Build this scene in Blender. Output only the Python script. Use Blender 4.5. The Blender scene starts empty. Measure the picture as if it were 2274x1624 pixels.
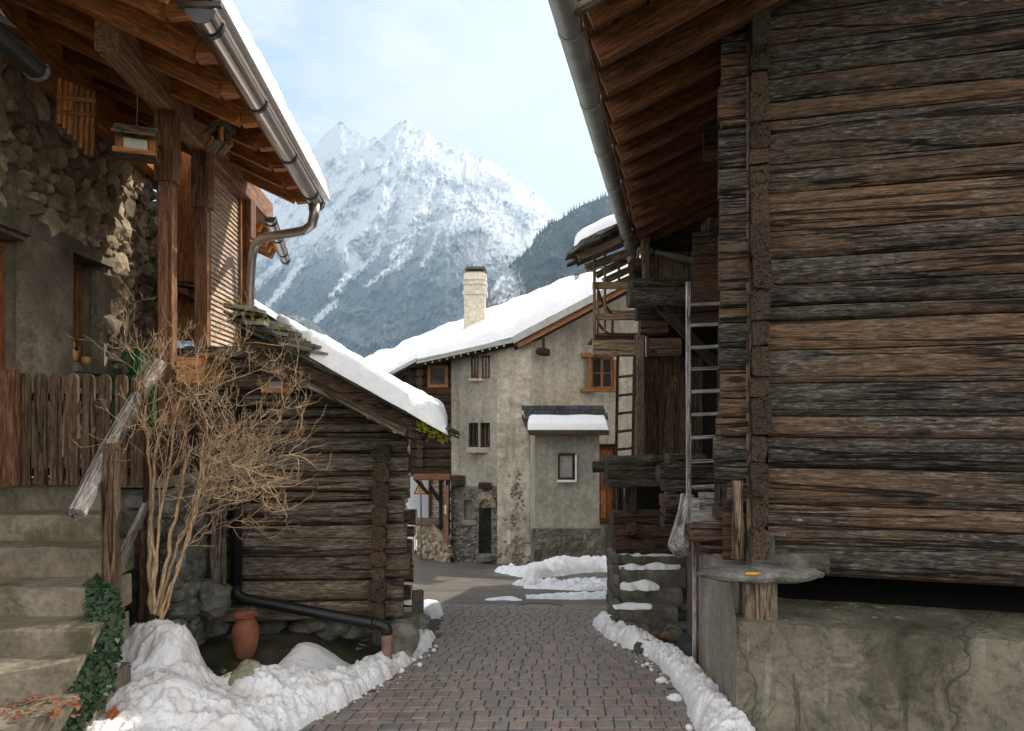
import bpy, bmesh, math, random
import numpy as np
from mathutils import Vector, Matrix, noise
R = math.radians
rnd = random.Random(7)
C = bpy.context.scene.collection
scene = bpy.context.scene

# ------------------------------------------------------------------ camera, sky, sun, exposure
E = 2.0                       # eye height above the paving
F, CX, HY = 1453.0, 1137.0, 930.0
cam_d = bpy.data.cameras.new('camera'); cam = bpy.data.objects.new('camera', cam_d); C.objects.link(cam)
cam.location = (0, 0, E); cam.rotation_euler = (R(90), 0, 0)
cam_d.sensor_width = 36; cam_d.lens = 36*F/2274; cam_d.shift_y = (HY-812)/2274
cam_d.clip_start = 0.1; cam_d.clip_end = 60000
scene.camera = cam
SUN_AZ, SUN_EL = 46.0, 43.0   # azimuth to the right of straight ahead, elevation
w = bpy.data.worlds.new('World'); scene.world = w; w.use_nodes = True
nt = w.node_tree; nt.nodes.clear()
out = nt.nodes.new('ShaderNodeOutputWorld'); bg = nt.nodes.new('ShaderNodeBackground')
sky = nt.nodes.new('ShaderNodeTexSky'); sky.sky_type = 'NISHITA'; sky.sun_disc = False
sky.sun_elevation = R(SUN_EL); sky.sun_rotation = R(SUN_AZ); sky.air_density = 1.0; sky.dust_density = 1.0; sky.ozone_density = 2.0
bg.inputs['Strength'].default_value = 0.14
tc = nt.nodes.new('ShaderNodeTexCoord')
mp = nt.nodes.new('ShaderNodeMapping'); mp.inputs['Scale'].default_value = (1.0, 1.0, 3.2); mp.inputs['Rotation'].default_value = (0.1, 0.25, 0.3)
cn = nt.nodes.new('ShaderNodeTexNoise'); cn.inputs['Scale'].default_value = 3.2; cn.inputs['Detail'].default_value = 9; cn.inputs['Roughness'].default_value = .58; cn.inputs['Distortion'].default_value = .5
cr = nt.nodes.new('ShaderNodeValToRGB'); cr.color_ramp.elements[0].position = .40; cr.color_ramp.elements[1].position = .60
cr.color_ramp.elements[0].color = (.06,.06,.06,1); cr.color_ramp.elements[1].color = (.92,.92,.92,1)
hs_ = nt.nodes.new('ShaderNodeHueSaturation'); hs_.inputs['Saturation'].default_value = .80; hs_.inputs['Value'].default_value = 1.0
# thicker cloud round the sun's side of the sky
sd = nt.nodes.new('ShaderNodeVectorMath'); sd.operation = 'DOT_PRODUCT'
sd.inputs[1].default_value = (math.sin(R(30))*math.cos(R(24)), math.cos(R(30))*math.cos(R(24)), math.sin(R(24)))
sm = nt.nodes.new('ShaderNodeMapRange'); sm.inputs['From Min'].default_value = .76; sm.inputs['From Max'].default_value = .97; sm.inputs['To Min'].default_value = 0; sm.inputs['To Max'].default_value = .85
ad = nt.nodes.new('ShaderNodeMath'); ad.operation = 'ADD'; ad.use_clamp = True
mx = nt.nodes.new('ShaderNodeMix'); mx.data_type = 'RGBA'
# the low sky over the valley is duller than the sunlit cloud overhead and behind
vd = nt.nodes.new('ShaderNodeVectorMath'); vd.operation = 'DOT_PRODUCT'; vd.inputs[1].default_value = (-.12, .93, .34)
vm = nt.nodes.new('ShaderNodeMapRange'); vm.interpolation_type = 'SMOOTHSTEP'; vm.inputs['From Min'].default_value = .30; vm.inputs['From Max'].default_value = .86
cb = nt.nodes.new('ShaderNodeMix'); cb.data_type = 'RGBA'; cb.inputs['A'].default_value = (11.2, 10.1, 8.7, 1); cb.inputs['B'].default_value = (4.3, 4.25, 4.15, 1)
L = nt.links.new
mp.inputs['Location'].default_value = (.35, .2, .1); L(tc.outputs['Generated'], mp.inputs[0]); L(mp.outputs[0], cn.inputs['Vector']); L(cn.outputs['Fac'], cr.inputs[0])
L(tc.outputs['Generated'], sd.inputs[0]); L(sd.outputs['Value'], sm.inputs['Value'])
L(cr.outputs[0], ad.inputs[0]); L(sm.outputs[0], ad.inputs[1]); L(ad.outputs[0], mx.inputs['Factor'])
L(tc.outputs['Generated'], vd.inputs[0]); L(vd.outputs['Value'], vm.inputs['Value']); L(vm.outputs[0], cb.inputs['Factor']); L(cb.outputs['Result'], mx.inputs['B']); L(sky.outputs[0], hs_.inputs['Color']); L(hs_.outputs[0], mx.inputs['A']); L(mx.outputs['Result'], bg.inputs['Color']); L(bg.outputs[0], out.inputs['Surface'])
sl = bpy.data.lights.new('sun', 'SUN'); sl.energy = 3.4; sl.angle = R(.5); sl.color = (1, .91, .78)
so = bpy.data.objects.new('sun', sl); C.objects.link(so)
sdir = Vector((math.sin(R(SUN_AZ))*math.cos(R(SUN_EL)), math.cos(R(SUN_AZ))*math.cos(R(SUN_EL)), math.sin(R(SUN_EL))))
so.rotation_euler = sdir.to_track_quat('Z', 'Y').to_euler(); so.location = sdir*50
scene.view_settings.view_transform = 'Standard'; scene.view_settings.look = 'None'
scene.view_settings.gamma = 1; scene.view_settings.exposure = 0.82
scene.cycles.max_bounces = 8; scene.cycles.diffuse_bounces = 5; scene.cycles.volume_bounces = 0; scene.cycles.transparent_max_bounces = 8

# ------------------------------------------------------------------ coordinates
def P(px, py, d):             # picture position at distance d -> world
    return Vector(((px-CX)/F*d, d, E+(HY-py)/F*d))
def V(x, y, z): return Vector((x, y, E+z))
dL = Vector((-.0995, .995, 0)); uL = Vector((.995, .0995, 0))
OL = Vector((-1.047, 5.7, 0))
def fL(a, b, z): p = OL+uL*a+dL*b; return Vector((p.x, p.y, E+z))
dR = Vector((.245, .9695, 0)); uR = Vector((.9695, -.245, 0)); OR = Vector((1.70, 4.35, 0))
def fR(a, b, z): p = OR+uR*a+dR*b; return Vector((p.x, p.y, E+z))
def XL(x0, y): return x0-.1*(y-5.2)
def on_line(px, py, x0):      # picture position on the vertical plane x = XL(x0, y)
    k = (px-CX)/F; y = (x0+.52)/(k+.1); return P(px, py, y)
GY = [0, 4.2, 5, 6, 7, 8.3, 12, 16, 21, 30, 60, 200, 2000]
GD = [1.97, 2.0, 2.03, 2.08, 2.2, 2.4, 3.05, 3.75, 4.6, 5.2, 12, 60, 500]
def gz(x, y):                 # ground height
    z = E-float(np.interp(y, GY, GD))
    if y < 9:                 # apron at the foot of the old barn
        t = max(0, min(1, (-1.12-.03*y-x)/.45)); s = max(0, min(1, (y-4.25)/.9))
        z += .24*t*t*(3-2*t)*s
    return z
def fbm(x, y, z=0, o=4, s=1.0):
    return noise.fractal(Vector((x*s, y*s, z*s)), 1.0, 2.0, o, noise_basis='PERLIN_ORIGINAL')
def lerp(a, b, t): return a+(b-a)*t
def interp(pts, x):
    return float(np.interp(x, [p[0] for p in pts], [p[1] for p in pts]))

# ------------------------------------------------------------------ mesh builder
def _ico(n):
    bm = bmesh.new(); bmesh.ops.create_icosphere(bm, subdivisions=n, radius=1)
    v = [x.co.copy() for x in bm.verts]; f = [[q.index for q in p.verts] for p in bm.faces]; bm.free(); return v, f
ICO = {1: _ico(1), 2: _ico(2), 3: _ico(3)}
class MB:
    def __init__(s): s.v = []; s.f = []; s.g = []; s.r = []; s.c = None; s.pm = []; s.inb = False
    def add(s, vs, fs, gs=None, rv=None):
        o = len(s.v); rv = rnd.random() if rv is None else rv
        if not s.inb: s.pm.append((o, len(s.f)))
        s.v += [tuple(q) for q in vs]; s.f += [[i+o for i in q] for q in fs]
        if gs is None:
            off = Vector((rnd.random()*20, rnd.random()*20, rnd.random()*20)); gs = [Vector(q)+off for q in vs]
        s.g += [tuple(q) for q in gs]; s.r += [rv]*len(vs); return s
    def beam(s, p0, p1, w, h, up=(0,0,1), seg=1, jit=0., bev=.12, end=1., rv=None, wav=0., mid=0., sag=0.):
        p0 = Vector(p0); p1 = Vector(p1); ax = p1-p0; Ln = ax.length
        if Ln < 1e-6: return s
        s.pm.append((len(s.v), len(s.f))); s.inb = True
        ax /= Ln; up = Vector(up); sd = ax.cross(up)
        if sd.length < 1e-4: sd = ax.cross(Vector((1,0,0)))
        sd.normalize(); u = sd.cross(ax).normalized()
        b = min(w, h)*bev
        cs = [(w/2-b,h/2),(w/2,h/2-b),(w/2,-h/2+b),(w/2-b,-h/2),(-w/2+b,-h/2),(-w/2,-h/2+b),(-w/2,h/2-b),(-w/2+b,h/2)]
        if mid:               # bulging faces, as on a hewn log
            cs = [(w/2-b,h/2),(w/2-b*.3,h/2-b),(w/2+mid,0),(w/2-b*.3,-h/2+b),(w/2-b,-h/2),(0,-h/2),(-w/2+b,-h/2),(-w/2+b*.3,-h/2+b),(-w/2-mid,0),(-w/2+b*.3,h/2-b),(-w/2+b,h/2),(0,h/2)]
        n = len(cs); off = Vector((rnd.random()*30, rnd.random()*30, rnd.random()*30)); vs = []; gs = []
        for i in range(seg+1):
            t = i/seg; q = p0+ax*Ln*t; k = lerp(1, end, t)
            dy = wav*(noise.noise(Vector((t*Ln*1.3+off.x, off.y, 0)))) - sag*4*t*(1-t)
            dx = wav*.5*(noise.noise(Vector((t*Ln*1.3+off.x, off.y, 9))))
            for (a, c) in cs:
                ja = jit*noise.noise(Vector((t*Ln*5+off.x, a*30, c*30+off.z))); jc = jit*noise.noise(Vector((t*Ln*5+off.y, a*30+7, c*30)))
                vs.append(q+sd*(a*k+dx+ja)+u*(c*k+dy+jc)); gs.append(Vector((t*Ln, a, c))+off)
        fs = [[i*n+j, i*n+(j+1)%n, (i+1)*n+(j+1)%n, (i+1)*n+j] for i in range(seg) for j in range(n)]
        s.add(vs, fs, gs, rv); o = len(s.v)
        rv = s.r[-1]
        for e, rev in ((0, 0), (seg, 1)):   # end grain
            ring = vs[e*n:(e+1)*n]; g2 = [Vector((a*.6, c, a))*1.0+off for (a, c) in cs]
            idx = list(range(n)); s.add(ring, [idx if rev else idx[::-1]], g2, rv)
        return s
    def box(s, c, sx, sy, sz, rz=0., rv=None, bev=.05):
        c = Vector(c); d = Vector((math.cos(rz), math.sin(rz), 0))
        return s.beam(c-d*sx/2, c+d*sx/2, sy, sz, bev=bev, rv=rv)
    def tube(s, pts, r, n=8, cap=True, rv=None, arc=None, up0=None):
        pts = [Vector(p) for p in pts]; m = len(pts)
        rs = r if isinstance(r, (list, tuple)) else [r]*m
        vs = []; gs = []; off = rnd.random()*20; ln = 0
        t0 = (pts[1]-pts[0]).normalized(); a = Vector(up0) if up0 else (Vector((0,0,1)) if abs(t0.z) < .9 else Vector((1,0,0)))
        rg = range(n) if not arc else range(n+1); nn = len(rg)
        for i, p in enumerate(pts):
            t = (pts[min(i+1, m-1)]-pts[max(i-1, 0)]).normalized()
            sd = t.cross(a)
            if sd.length < 1e-5: sd = t.cross(Vector((0,1,0)))
            sd.normalize(); u = sd.cross(t); a = u
            if i: ln += (p-pts[i-1]).length
            for j in rg:
                th = (2*math.pi*j/n) if not arc else lerp(arc[0], arc[1], j/n)
                vs.append(p+(sd*math.cos(th)+u*math.sin(th))*rs[i]); gs.append(Vector((ln+off, math.cos(th)*rs[i], math.sin(th)*rs[i]+off)))
        if arc: fs = [[i*nn+j, i*nn+j+1, (i+1)*nn+j+1, (i+1)*nn+j] for i in range(m-1) for j in range(n)]
        else:
            fs = [[i*n+j, i*n+(j+1)%n, (i+1)*n+(j+1)%n, (i+1)*n+j] for i in range(m-1) for j in range(n)]
            if cap: fs += [list(range(n))[::-1], [(m-1)*n+j for j in range(n)]]
        return s.add(vs, fs, gs, rv)
    def blob(s, c, sx, sy, sz, sub=2, amp=.25, fr=1.2, rot=None, rv=None, flat=0., sq=1.):
        vs0, fs = ICO[sub]; off = Vector((rnd.random()*50, rnd.random()*50, rnd.random()*50))
        rot = rot or Matrix.Rotation(rnd.random()*6.28, 3, 'Z'); c = Vector(c); vs = []; gs = []
        for q in vs0:
            k = 1+amp*noise.noise(q*fr+off)+amp*.45*noise.noise(q*fr*2.7+off)
            p = Vector((q.x, q.y, q.z))
            if sq != 1.: p = Vector([math.copysign(abs(t)**sq, t) for t in p])
            p = Vector((p.x*sx*k, p.y*sy*k, p.z*sz*k)); 
            p = rot @ p; vs.append(c+p); gs.append(p+off)
        return s.add(vs, fs, gs, rv)
    def lathe(s, c, prof, n=20, rv=None):
        c = Vector(c); vs = []; 
        for (r, z) in prof:
            for j in range(n): vs.append(c+Vector((r*math.cos(6.2832*j/n), r*math.sin(6.2832*j/n), z)))
        fs = [[i*n+j, i*n+(j+1)%n, (i+1)*n+(j+1)%n, (i+1)*n+j] for i in range(len(prof)-1) for j in range(n)]
        fs += [list(range(n))[::-1]]
        return s.add(vs, fs, None, rv)
    def ngon(s, pts, rv=None): return s.add(pts, [list(range(len(pts)))], None, rv)
    def prism(s, pts, vec, rv=None):
        n = len(pts); pts = [Vector(p) for p in pts]; q = [p+Vector(vec) for p in pts]
        return s.add(pts+q, [list(range(n))[::-1], [n+i for i in range(n)]]+[[i, (i+1)%n, n+(i+1)%n, n+i] for i in range(n)], None, rv)
    def slab(s, c, pts, th, nrm=(0,0,1)):    # flat stone of irregular outline (list of vectors), thickness th
        return s.prism(pts, Vector(nrm)*th)
    def sheet(s, fn, nu, nv, rv=.5):
        vs = [fn(i/nu, j/nv) for j in range(nv+1) for i in range(nu+1)]; k = nu+1
        return s.add(vs, [[j*k+i, j*k+i+1, (j+1)*k+i+1, (j+1)*k+i] for j in range(nv) for i in range(nu)], vs, rv)
    def build(s, name, mat, parent=None, smooth=False, recalc=True):
        me = bpy.data.meshes.new(name); me.from_pydata(s.v, [], s.f)
        a = me.attributes.new('gc', 'FLOAT_VECTOR', 'POINT'); a.data.foreach_set('vector', [t for g in s.g for t in g])
        a = me.attributes.new('rv', 'FLOAT', 'POINT'); a.data.foreach_set('value', s.r)
        if s.c is not None:
            a = me.attributes.new('mc', 'FLOAT_COLOR', 'POINT'); a.data.foreach_set('color', np.asarray(s.c, dtype=np.float32).ravel())
        me.materials.append(mat)
        if recalc:
            bm = bmesh.new(); bm.from_mesh(me); bmesh.ops.recalc_face_normals(bm, faces=bm.faces); bm.to_mesh(me); bm.free()
        if smooth: me.polygons.foreach_set('use_smooth', [True]*len(me.polygons))
        me.update(); o = bpy.data.objects.new(name, me); C.objects.link(o)
        if parent: o.parent = parent; o.matrix_parent_inverse = parent.matrix_world.inverted()
        return o
def each(mb, name, mat, parent=None, smooth=False):   # every piece of mb becomes an object of its own
    res = []; pm = mb.pm+[(len(mb.v), len(mb.f))]
    for (a, fa), (b, fb) in zip(pm, pm[1:]):
        q = MB(); q.v = mb.v[a:b]; q.g = mb.g[a:b]; q.r = mb.r[a:b]; q.f = [[i-a for i in f] for f in mb.f[fa:fb]]
        res.append(q.build(name, mat, parent, smooth))
    return res
def tag(o, label=None, cat=None, group=None, kind=None):
    if label: o['label'] = label
    if cat: o['category'] = cat
    if group: o['group'] = group
    if kind: o['kind'] = kind
    return o
def empty(name, loc, label, cat, group=None):
    o = bpy.data.objects.new(name, None); o.empty_display_size = .2; C.objects.link(o); o.location = loc
    o.matrix_world = Matrix.Translation(loc); return tag(o, label, cat, group)

# ------------------------------------------------------------------ materials
def newmat(name):
    m = bpy.data.materials.new(name); m.use_nodes = True; n = m.node_tree; n.nodes.clear()
    o = n.nodes.new('ShaderNodeOutputMaterial'); b = n.nodes.new('ShaderNodeBsdfPrincipled'); n.links.new(b.outputs[0], o.inputs[0])
    return m, n, b
def col(c): return (c[0], c[1], c[2], 1)
def N_attr(n, name): a = n.nodes.new('ShaderNodeAttribute'); a.attribute_name = name; return a
def N_noise(n, vec, sc, det=4, ro=.55, dist=0., scl=(1,1,1)):
    m = n.nodes.new('ShaderNodeMapping'); m.inputs['Scale'].default_value = scl; n.links.new(vec, m.inputs[0])
    t = n.nodes.new('ShaderNodeTexNoise'); t.inputs['Scale'].default_value = sc; t.inputs['Detail'].default_value = det
    t.inputs['Roughness'].default_value = ro; t.inputs['Distortion'].default_value = dist; n.links.new(m.outputs[0], t.inputs['Vector']); return t.outputs['Fac']
def N_ramp(n, fac, stops):
    r = n.nodes.new('ShaderNodeValToRGB'); e = r.color_ramp.elements
    while len(e) < len(stops): e.new(.5)
    for i, (p, c) in enumerate(stops): e[i].position = p; e[i].color = col(c) if not isinstance(c, (int, float)) else (c, c, c, 1)
    n.links.new(fac, r.inputs[0]); return r.outputs[0]
def N_mix(n, fac, a, b, mode='MIX'):
    m = n.nodes.new('ShaderNodeMix'); m.data_type = 'RGBA'; m.blend_type = mode
    for v, k in ((fac, 'Factor'), (a, 'A'), (b, 'B')):
        if isinstance(v, bpy.types.NodeSocket): n.links.new(v, m.inputs[k])
        elif k == 'Factor': m.inputs[k].default_value = v
        else: m.inputs[k].default_value = col(v)
    return m.outputs['Result']
def N_math(n, op, a, b=0., clamp=False):
    m = n.nodes.new('ShaderNodeMath'); m.operation = op; m.use_clamp = clamp
    for i, v in enumerate((a, b)):
        if isinstance(v, bpy.types.NodeSocket): n.links.new(v, m.inputs[i])
        else: m.inputs[i].default_value = v
    return m.outputs[0]
def N_bump(n, b, h, st, dist=.01, prev=None):
    u = n.nodes.new('ShaderNodeBump'); u.inputs['Strength'].default_value = st; u.inputs['Distance'].default_value = dist
    n.links.new(h, u.inputs['Height'])
    if prev: n.links.new(prev, u.inputs['Normal'])
    n.links.new(u.outputs[0], b.inputs['Normal']); return u.outputs[0]
def wood(name, dark, mid, light, alt, altamt=.5, g=1., bump=.5, rough=.85, crack=1., knots=1., vary=.55):
    """weathered timber: grain runs along gc.x"""
    m, n, b = newmat(name); gc = N_attr(n, 'gc').outputs['Vector']; rv = N_attr(n, 'rv').outputs['Fac']
    gr = N_noise(n, gc, 5*g, 8, .66, 1.6, (1.5, 9, 9))
    fine = N_noise(n, gc, 22*g, 4, .7, .8, (.30, 3.2, 3.2))
    big = N_noise(n, gc, 1.6, 4, .6, .4, (.6, 2.4, 2.4))
    base = N_ramp(n, gr, [(.30, dark), (.5, mid), (.70, light)])
    bf = N_math(n, 'ADD', big, N_math(n, 'MULTIPLY', N_math(n, 'SUBTRACT', rv, .5), .30))
    af = N_ramp(n, bf, [(.42, 0.), (.62, altamt)])
    altc = N_mix(n, gr, [c*.45 for c in alt], [min(1, c*1.5) for c in alt])
    base = N_mix(n, af, base, altc)
    fm = N_ramp(n, fine, [(.36, .42), (.64, 1.35)])
    base = N_mix(n, 1., base, fm, 'MULTIPLY')
    # knots
    hgt = N_math(n, 'ADD', N_math(n, 'MULTIPLY', gr, 1.), N_math(n, 'MULTIPLY', fine, .6))
    if knots:
        mpn = n.nodes.new('ShaderNodeMapping'); mpn.inputs['Scale'].default_value = (1.3, 3.6, 3.6); n.links.new(gc, mpn.inputs[0])
        vo = n.nodes.new('ShaderNodeTexVoronoi'); vo.inputs['Scale'].default_value = 1.25; n.links.new(mpn.outputs[0], vo.inputs['Vector'])
        kf = N_ramp(n, vo.outputs['Distance'], [(.07, 1.), (.15, 0.)])
        base = N_mix(n, N_math(n, 'MULTIPLY', kf, .8*knots), base, [c*.35 for c in dark])
    if crack:
        ck = N_noise(n, gc, 2.2*g, 5, .5, .6, (.16, 4.5, 4.5))
        cf = N_ramp(n, ck, [(.478, 0.), (.494, 1.), (.506, 1.), (.522, 0.)])
        cf = N_math(n, 'MULTIPLY', cf, crack*.85)
        base = N_mix(n, cf, base, [c*.12 for c in dark])
        hgt = N_math(n, 'SUBTRACT', hgt, N_math(n, 'MULTIPLY', cf, .9))
    vr = N_math(n, 'ADD', N_math(n, 'MULTIPLY', rv, vary), 1-vary*.5)
    hs = n.nodes.new('ShaderNodeHueSaturation'); n.links.new(base, hs.inputs['Color']); n.links.new(vr, hs.inputs['Value'])
    n.links.new(hs.outputs[0], b.inputs['Base Color']); b.inputs['Roughness'].default_value = rough; b.inputs['Specular IOR Level'].default_value = .25
    N_bump(n, b, hgt, bump, .02); return m
def rocky(name, a, c, d, sc=3., bump=.6, moss=None, mossamt=.0, spots=None, vary=.5, rough=.9, streak=0., dist=.02):
    m, n, b = newmat(name); gc = N_attr(n, 'gc').outputs['Vector']; rv = N_attr(n, 'rv').outputs['Fac']
    n1 = N_noise(n, gc, sc, 8, .62, .2); n2 = N_noise(n, gc, sc*.35, 4, .6, .5); n3 = N_noise(n, gc, sc*9, 3, .7)
    base = N_ramp(n, n1, [(.3, a), (.5, c), (.72, d)])
    base = N_mix(n, N_ramp(n, n2, [(.35, 0.), (.7, .75)]), base, [q*.5 for q in c])
    base = N_mix(n, 1., base, N_ramp(n, n3, [(.3, .72), (.7, 1.2)]), 'MULTIPLY')
    if streak:
        sk = N_noise(n, gc, 1.1, 6, .65, .4, (3.4, 3.4, .3)); base = N_mix(n, 1., base, N_ramp(n, sk, [(.33, 1-streak), (.52, 1.), (.70, 1+streak*.45)]), 'MULTIPLY')
        base = N_mix(n, N_ramp(n, N_noise(n, gc, .45, 4, .6, .3, (1.6, 1.6, .5)), [(.46, 0.), (.66, streak*.8)]), base, [q*.62 for q in a])
    if moss:
        mf = N_ramp(n, N_noise(n, gc, sc*.8, 6, .65, .3), [(.62-mossamt*.35, 0.), (.74-mossamt*.35, .9)])
        base = N_mix(n, mf, base, moss)
    if spots:
        base = N_mix(n, N_ramp(n, N_noise(n, gc, sc*1.7, 3, .5), [(.70, 0.), (.74, .8)]), base, spots)
    vr = N_math(n, 'ADD', N_math(n, 'MULTIPLY', rv, vary), 1-vary*.5)
    hs = n.nodes.new('ShaderNodeHueSaturation'); n.links.new(base, hs.inputs['Color']); n.links.new(vr, hs.inputs['Value'])
    n.links.new(hs.outputs[0], b.inputs['Base Color']); b.inputs['Roughness'].default_value = rough; b.inputs['Specular IOR Level'].default_value = .2
    N_bump(n, b, N_math(n, 'ADD', n1, N_math(n, 'MULTIPLY', n3, .3)), bump, dist); return m
def plain(name, c, rough=.6, metal=0., var=.15, sc=8., bump=.0, spec=.4):
    m, n, b = newmat(name); gc = N_attr(n, 'gc').outputs['Vector']
    t = N_noise(n, gc, sc, 5, .6)
    base = N_ramp(n, t, [(.3, [q*(1-var) for q in c]), (.7, [min(1, q*(1+var)) for q in c])])
    n.links.new(base, b.inputs['Base Color']); b.inputs['Roughness'].default_value = rough; b.inputs['Metallic'].default_value = metal
    b.inputs['Specular IOR Level'].default_value = spec
    if bump: N_bump(n, b, t, bump, .01)
    return m
def snowmat(name, dirt=.0, dc=(.45, .33, .24), sc=1.):
    m, n, b = newmat(name); gc = N_attr(n, 'gc').outputs['Vector']
    n1 = N_noise(n, gc, 9*sc, 6, .6); n2 = N_noise(n, gc, 60*sc, 3, .7); n3 = N_noise(n, gc, 3.2*sc, 5, .62, .4)
    base = N_ramp(n, n1, [(.3, (.76, .79, .83)), (.6, (.86, .87, .89))])
    if dirt:
        base = N_mix(n, N_ramp(n, n3, [(.53-dirt*.1, 0.), (.68, .5)]), base, dc)
        base = N_mix(n, N_ramp(n, N_noise(n, gc, 40*sc, 4, .75), [(.60, 0.), (.68, .6)]), base, (.22, .165, .12))
    n.links.new(base, b.inputs['Base Color']); b.inputs['Roughness'].default_value = .65; b.inputs['Specular IOR Level'].default_value = .3
    b.inputs['Subsurface Weight'].default_value = .25; b.inputs['Subsurface Radius'].default_value = (.03, .035, .04); b.inputs['Subsurface Scale'].default_value = .5
    N_bump(n, b, N_math(n, 'ADD', n1, N_math(n, 'MULTIPLY', n2, .4)), .8, .03); return m
def attrcol(name, rough=.9, bump=0., sc=1.):
    m, n, b = newmat(name); a = N_attr(n, 'mc'); gc = N_attr(n, 'gc').outputs['Vector']
    n.links.new(a.outputs['Color'], b.inputs['Base Color']); b.inputs['Roughness'].default_value = rough; b.inputs['Specular IOR Level'].default_value = .1
    if bump: N_bump(n, b, N_noise(n, gc, sc, 8, .65), bump, 1./sc)
    return m
M = {}
M['log_grey'] = wood('weathered_log', (.018,.015,.012), (.105,.090,.073), (.35,.325,.285), (.20,.115,.066), .75, 1.0, 1.2, vary=.6)
M['log_left'] = wood('old_barn_log', (.040,.032,.023), (.165,.135,.10), (.37,.325,.26), (.12,.08,.050), .6, .9, .7)
M['log_end'] = wood('log_end_grain', (.03,.023,.016), (.115,.088,.062), (.27,.225,.17), (.15,.09,.05), .6, 2.2, 1., knots=0)
M['dark_wood'] = wood('dark_timber', (.018,.013,.009), (.060,.043,.029), (.15,.11,.075), (.11,.055,.026), .6, 1., .6)
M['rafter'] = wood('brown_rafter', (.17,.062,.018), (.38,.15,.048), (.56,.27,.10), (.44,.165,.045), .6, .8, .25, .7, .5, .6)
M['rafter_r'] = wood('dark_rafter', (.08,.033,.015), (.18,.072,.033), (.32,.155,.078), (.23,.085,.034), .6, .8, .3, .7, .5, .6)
M['larch'] = wood('new_larch', (.26,.10,.034), (.50,.21,.070), (.68,.36,.15), (.55,.22,.07), .5, .7, .2, .6, .25, .5)
M['post'] = wood('post_larch', (.13,.058,.030), (.25,.12,.064), (.40,.22,.13), (.24,.14,.085), .5, .8, .3, .7, .6, .5)
M['pale_plank'] = wood('pale_plank', (.09,.065,.045), (.20,.155,.11), (.36,.29,.215), (.17,.105,.06), .5, .9, .5)
M['white_plank'] = wood('bleached_plank', (.20,.18,.16), (.48,.46,.43), (.68,.66,.63), (.30,.26,.21), .4, 1.2, .7, vary=.3)
M['silver'] = wood('silver_pole', (.17,.155,.135), (.30,.285,.26), (.46,.44,.41), (.22,.19,.13), .5, .7, .3, vary=.2)
M['slat'] = wood('slat_wood', (.38,.28,.20), (.60,.47,.36), (.76,.64,.52), (.42,.27,.17), .4, .8, .15, .7, .1, .2, .2)
M['orange_wood'] = wood('orange_frame', (.20,.085,.03), (.35,.155,.058), (.48,.24,.10), (.36,.16,.06), .4, .7, .1, .45, 0., .3, .2)
M['stone'] = rocky('field_stone', (.20,.16,.11), (.42,.345,.245), (.64,.56,.43), 4., .9, spots=(.26,.13,.06), vary=.8)
M['stone_grey'] = rocky('grey_stone', (.07,.07,.062), (.17,.167,.148), (.33,.32,.285), 4., .9, moss=(.055,.065,.025), mossamt=.25)
M['stone_dark'] = rocky('mossy_stone', (.040,.040,.034), (.115,.110,.092), (.26,.25,.215), 5., .9, moss=(.06,.066,.026), mossamt=.22)
M['slate'] = rocky('schist_slab', (.07,.065,.05), (.17,.16,.13), (.34,.325,.275), 5., .9, moss=(.09,.10,.03), mossamt=.15, spots=(.40,.30,.06), vary=.6)
M['slate_dark'] = rocky('dark_slate', (.02,.025,.027), (.05,.058,.062), (.10,.11,.115), 4., .4, vary=.3)
M['mortar'] = rocky('mortar', (.20,.17,.125), (.31,.265,.20), (.42,.37,.29), 6., .6, vary=0)
def concrete_mat():
    m, n, b = newmat('stained_concrete'); gc = N_attr(n, 'gc').outputs['Vector']
    n1 = N_noise(n, gc, 1.3, 8, .62, .4); n3 = N_noise(n, gc, 26, 5, .72); n2 = N_noise(n, gc, 2.6, 9, .7, .8)
    base = N_ramp(n, n1, [(.36, (.065,.058,.040)), (.47, (.12,.108,.080)), (.54, (.17,.156,.12)), (.70, (.235,.218,.172))])
    edge = N_ramp(n, n2, [(.47, 1.), (.50, .72), (.505, .68), (.54, 1.08)]); base = N_mix(n, 1., base, edge, 'MULTIPLY')
    drip = N_noise(n, gc, 3.2, 5, .65, .25, (3.2, 3.2, .32)); wide = N_noise(n, gc, 1.1, 2)
    df = N_math(n, 'MULTIPLY', N_ramp(n, drip, [(.60, 0.), (.645, 1.)]), N_ramp(n, wide, [(.45, 0.), (.6, .55)])); base = N_mix(n, df, base, (.44,.42,.36))
    dk = N_ramp(n, drip, [(.34, .75), (.41, 0.)]); base = N_mix(n, dk, base, (.06,.054,.035))
    ck = N_math(n, 'MULTIPLY', N_ramp(n, N_noise(n, gc, .55, 5, .5, .3), [(.497, 0.), (.4995, 1.), (.5005, 1.), (.503, 0.)]), .6); base = N_mix(n, ck, base, (.04,.036,.027))
    base = N_mix(n, 1., base, N_ramp(n, n3, [(.3, .70), (.5, 1.), (.72, 1.25)]), 'MULTIPLY')
    n.links.new(base, b.inputs['Base Color']); b.inputs['Roughness'].default_value = .9; b.inputs['Specular IOR Level'].default_value = .2
    N_bump(n, b, N_math(n, 'SUBTRACT', N_math(n, 'ADD', n2, N_math(n, 'MULTIPLY', n3, .5)), ck), .5, .02); return m
M['concrete'] = concrete_mat()
M['concrete_l'] = rocky('pale_concrete', (.24,.205,.16), (.38,.34,.28), (.48,.44,.37), 2.2, .35, vary=.2, streak=.35)
M['tan_plank'] = wood('tan_plank', (.13,.09,.06), (.29,.22,.15), (.47,.38,.28), (.26,.15,.08), .5, .9, .4)
M['ladder_grey'] = wood('ladder_grey', (.30,.29,.28), (.46,.45,.45), (.60,.59,.59), (.38,.33,.30), .3, .8, .2, vary=.1)
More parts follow.
